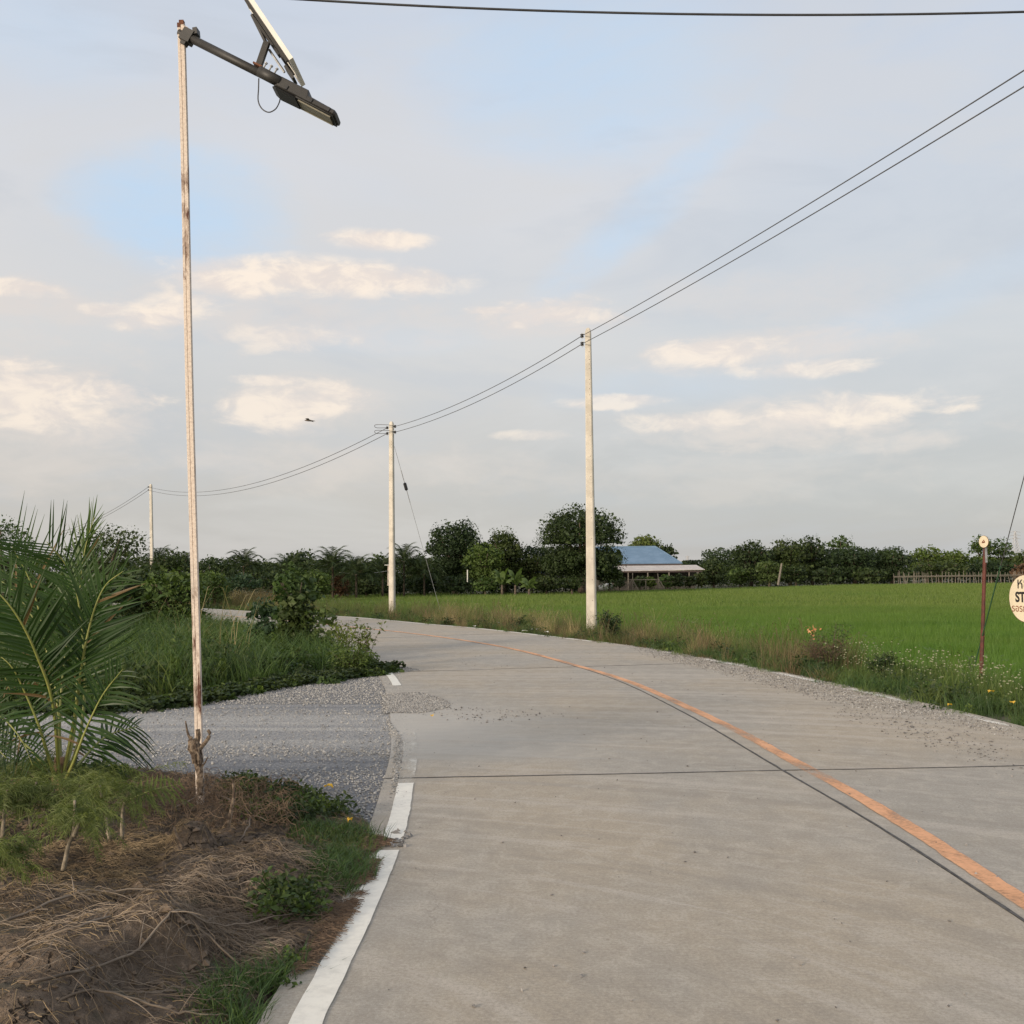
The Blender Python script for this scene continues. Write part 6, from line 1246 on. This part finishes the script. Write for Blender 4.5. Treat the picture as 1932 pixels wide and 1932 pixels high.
# white stake and small pole lamp beyond the field
tag(MB().tube([W(882, 1098, 101), W(882, 1075, 101)], .05, 6).build('white_stake', M['scrap']), 'thin white stake in front of the grove', 'stake')
pl_ = empty('pole_lamp', W(733, 1105, 95), 'tiny pink lamp pole just left of the middle power pole, across the field', 'lamp'); MB().tube([W(733, 1105, 95), W(733, 1067, 95)], [.11, .07], 6).build('post', M['peel'], pl_); MB().box(W(730, 1066, 95), (.42, .12, .07)).build('lamp_head', M['scrap'], pl_)
wire(W(640, 1080, 95), W(732, 1077, 95), .15, .02, 'thin_wire', M['galv'], 'thin wire to the tiny pink lamp pole across the field', None)

# ---------------------------------------------------------------- bamboo fence
bf = empty('bamboo_fence', (X_(1800, 145), 145, FIELD_Z), 'long fence of uneven bamboo stakes across the far side of the field', 'fence'); r = np.random.default_rng(17); u = 1643.0
u = 1687.0
while u < 1990:
    d = 146 + .004 * (u - 1690); tp = 1080 + r.normal() * 1.8 - .004 * (u - 1690) * .5; b = W(u + r.normal() * 1.2, 1104, d); b[2] = FIELD_Z - .1; t = W(u + r.normal() * 1.6, tp, d); MB().tube([b, t], [.038 + .022 * r.random(), .030], 5).build('stake', M['bamboo'], bf); u += 3.2 + abs(r.normal()) * 3.0
for v0, v1 in ((1087.5, 1084), (1089, 1086)): MB().tube([W(1687, v0, 145.9), W(1840, (v0 + v1) / 2 - .3, 146.4), W(1995, v1, 147.0)], .04, 5).build('rail', M['bamboo'], bf)
M['brush'] = M['dead']; tree('brush_heap', 'brush heap', 'brown brushwood heap behind the bamboo fence at the right edge', 1926, 1062, 1096, 20, 150, 'dead', .8, .5, 620, None, False)
# ---------------------------------------------------------------- pylon, far away, haze put into its pale colour
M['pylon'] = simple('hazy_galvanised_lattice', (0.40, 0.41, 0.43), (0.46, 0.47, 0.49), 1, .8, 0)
def pylon(label, u, vt, vb, hw, d):
    t = W(u, vt, d); b = W(u, vb, d); root = empty('pylon', (b[0], d, min(b[2], -1)), label, 'pylon', 'transmission pylons on the horizon'); h = t[2] - b[2]; w = hw * d / F; mb = MB(); rad = .20 * d / 1200
    zs = np.linspace(0, 1, 9); wid_ = lambda z: w * .55 * (1 - z) ** 1.2 + w * .10
    for sx_, sy_ in ((-1, -1), (1, -1), (1, 1), (-1, 1)): mb.tube([b + [sx_ * wid_(z), sy_ * wid_(z), z * h] for z in zs], rad * 1.3, 4, False)
    for i in range(8):
        for (a1_, b1_), (a2_, b2_) in (((-1, -1), (1, -1)), ((1, -1), (-1, -1)), ((-1, 1), (1, 1)), ((1, 1), (1, -1)), ((-1, -1), (-1, 1))):
            mb.tube([b + [a1_ * wid_(zs[i]), b1_ * wid_(zs[i]), zs[i] * h], b + [a2_ * wid_(zs[i + 1]), b2_ * wid_(zs[i + 1]), zs[i + 1] * h]], rad, 4, False)
    mb.build('tower_body', M['pylon'], root, kind='stuff')
    for z in (.66, .80, .95): MB().tube([b + [-w, 0, z * h], b + [-w * .1, 0, z * h + h * .04], b + [w * .1, 0, z * h + h * .04], b + [w, 0, z * h]], rad * 1.6, 4).build('cross_arm', M['pylon'], root)
pylon('lattice pylon fading into the sky behind the stay wire at the right edge', 1916.5, 1002, 1045, 10, 1200); pylon('tiny faint pylon far off between the blue roof and the right-hand trees', 1297.5, 1049, 1066, 4, 2400)
# ---------------------------------------------------------------- distant wood behind everything
r = np.random.default_rng(150); V = []; Fa = []; q = 0
def wood(u0, u1, d, vt0, amp, n, leaf, seed):
    r = np.random.default_rng(seed); xs = X_(u0, d) + (X_(u1, d) - X_(u0, d)) * r.random(n); tp = W(1000, vt0, d)[2] + amp * d / F * (fbm(xs * 9 / d * 12, xs * 0, seed, 4) - .5) * 2
    z = FIELD_Z + (tp - FIELD_Z) * r.random(n) ** .7; return np.column_stack([xs, d + r.random(n) * d * .05, z])
for u0, u1, d, vt, am, n, lf, lb, mt, sd_ in [(250, 860, 112, 1052, 13, 30000, .24, 'dark distant wood closing the left skyline', 'dk', 1), (815, 1100, 111, 1034, 26, 22000, .24, 'shadowy undergrowth filling the grove', 'dk', 2), (1300, 2010, 182, 1058, 10, 24000, .38, 'dark distant wood closing the right skyline', 'dk', 3), (-60, 300, 100, 1040, 20, 14000, .24, 'dark wood behind the palm on the left', 'dk', 4), (1340, 1710, 156, 1040, 14, 20000, .32, 'dark thicket filling the right-hand tree row', 'dk', 5)]:
    P = wood(u0, u1, d, vt, am, n, lf, sd_); v, f = leaf_quads(P, np.full(len(P), lf), np.random.default_rng(sd_), .3, .65); tag(link('distant_wood', mesh_np(v, f), M[mt]), lb, 'wood', kind='stuff')
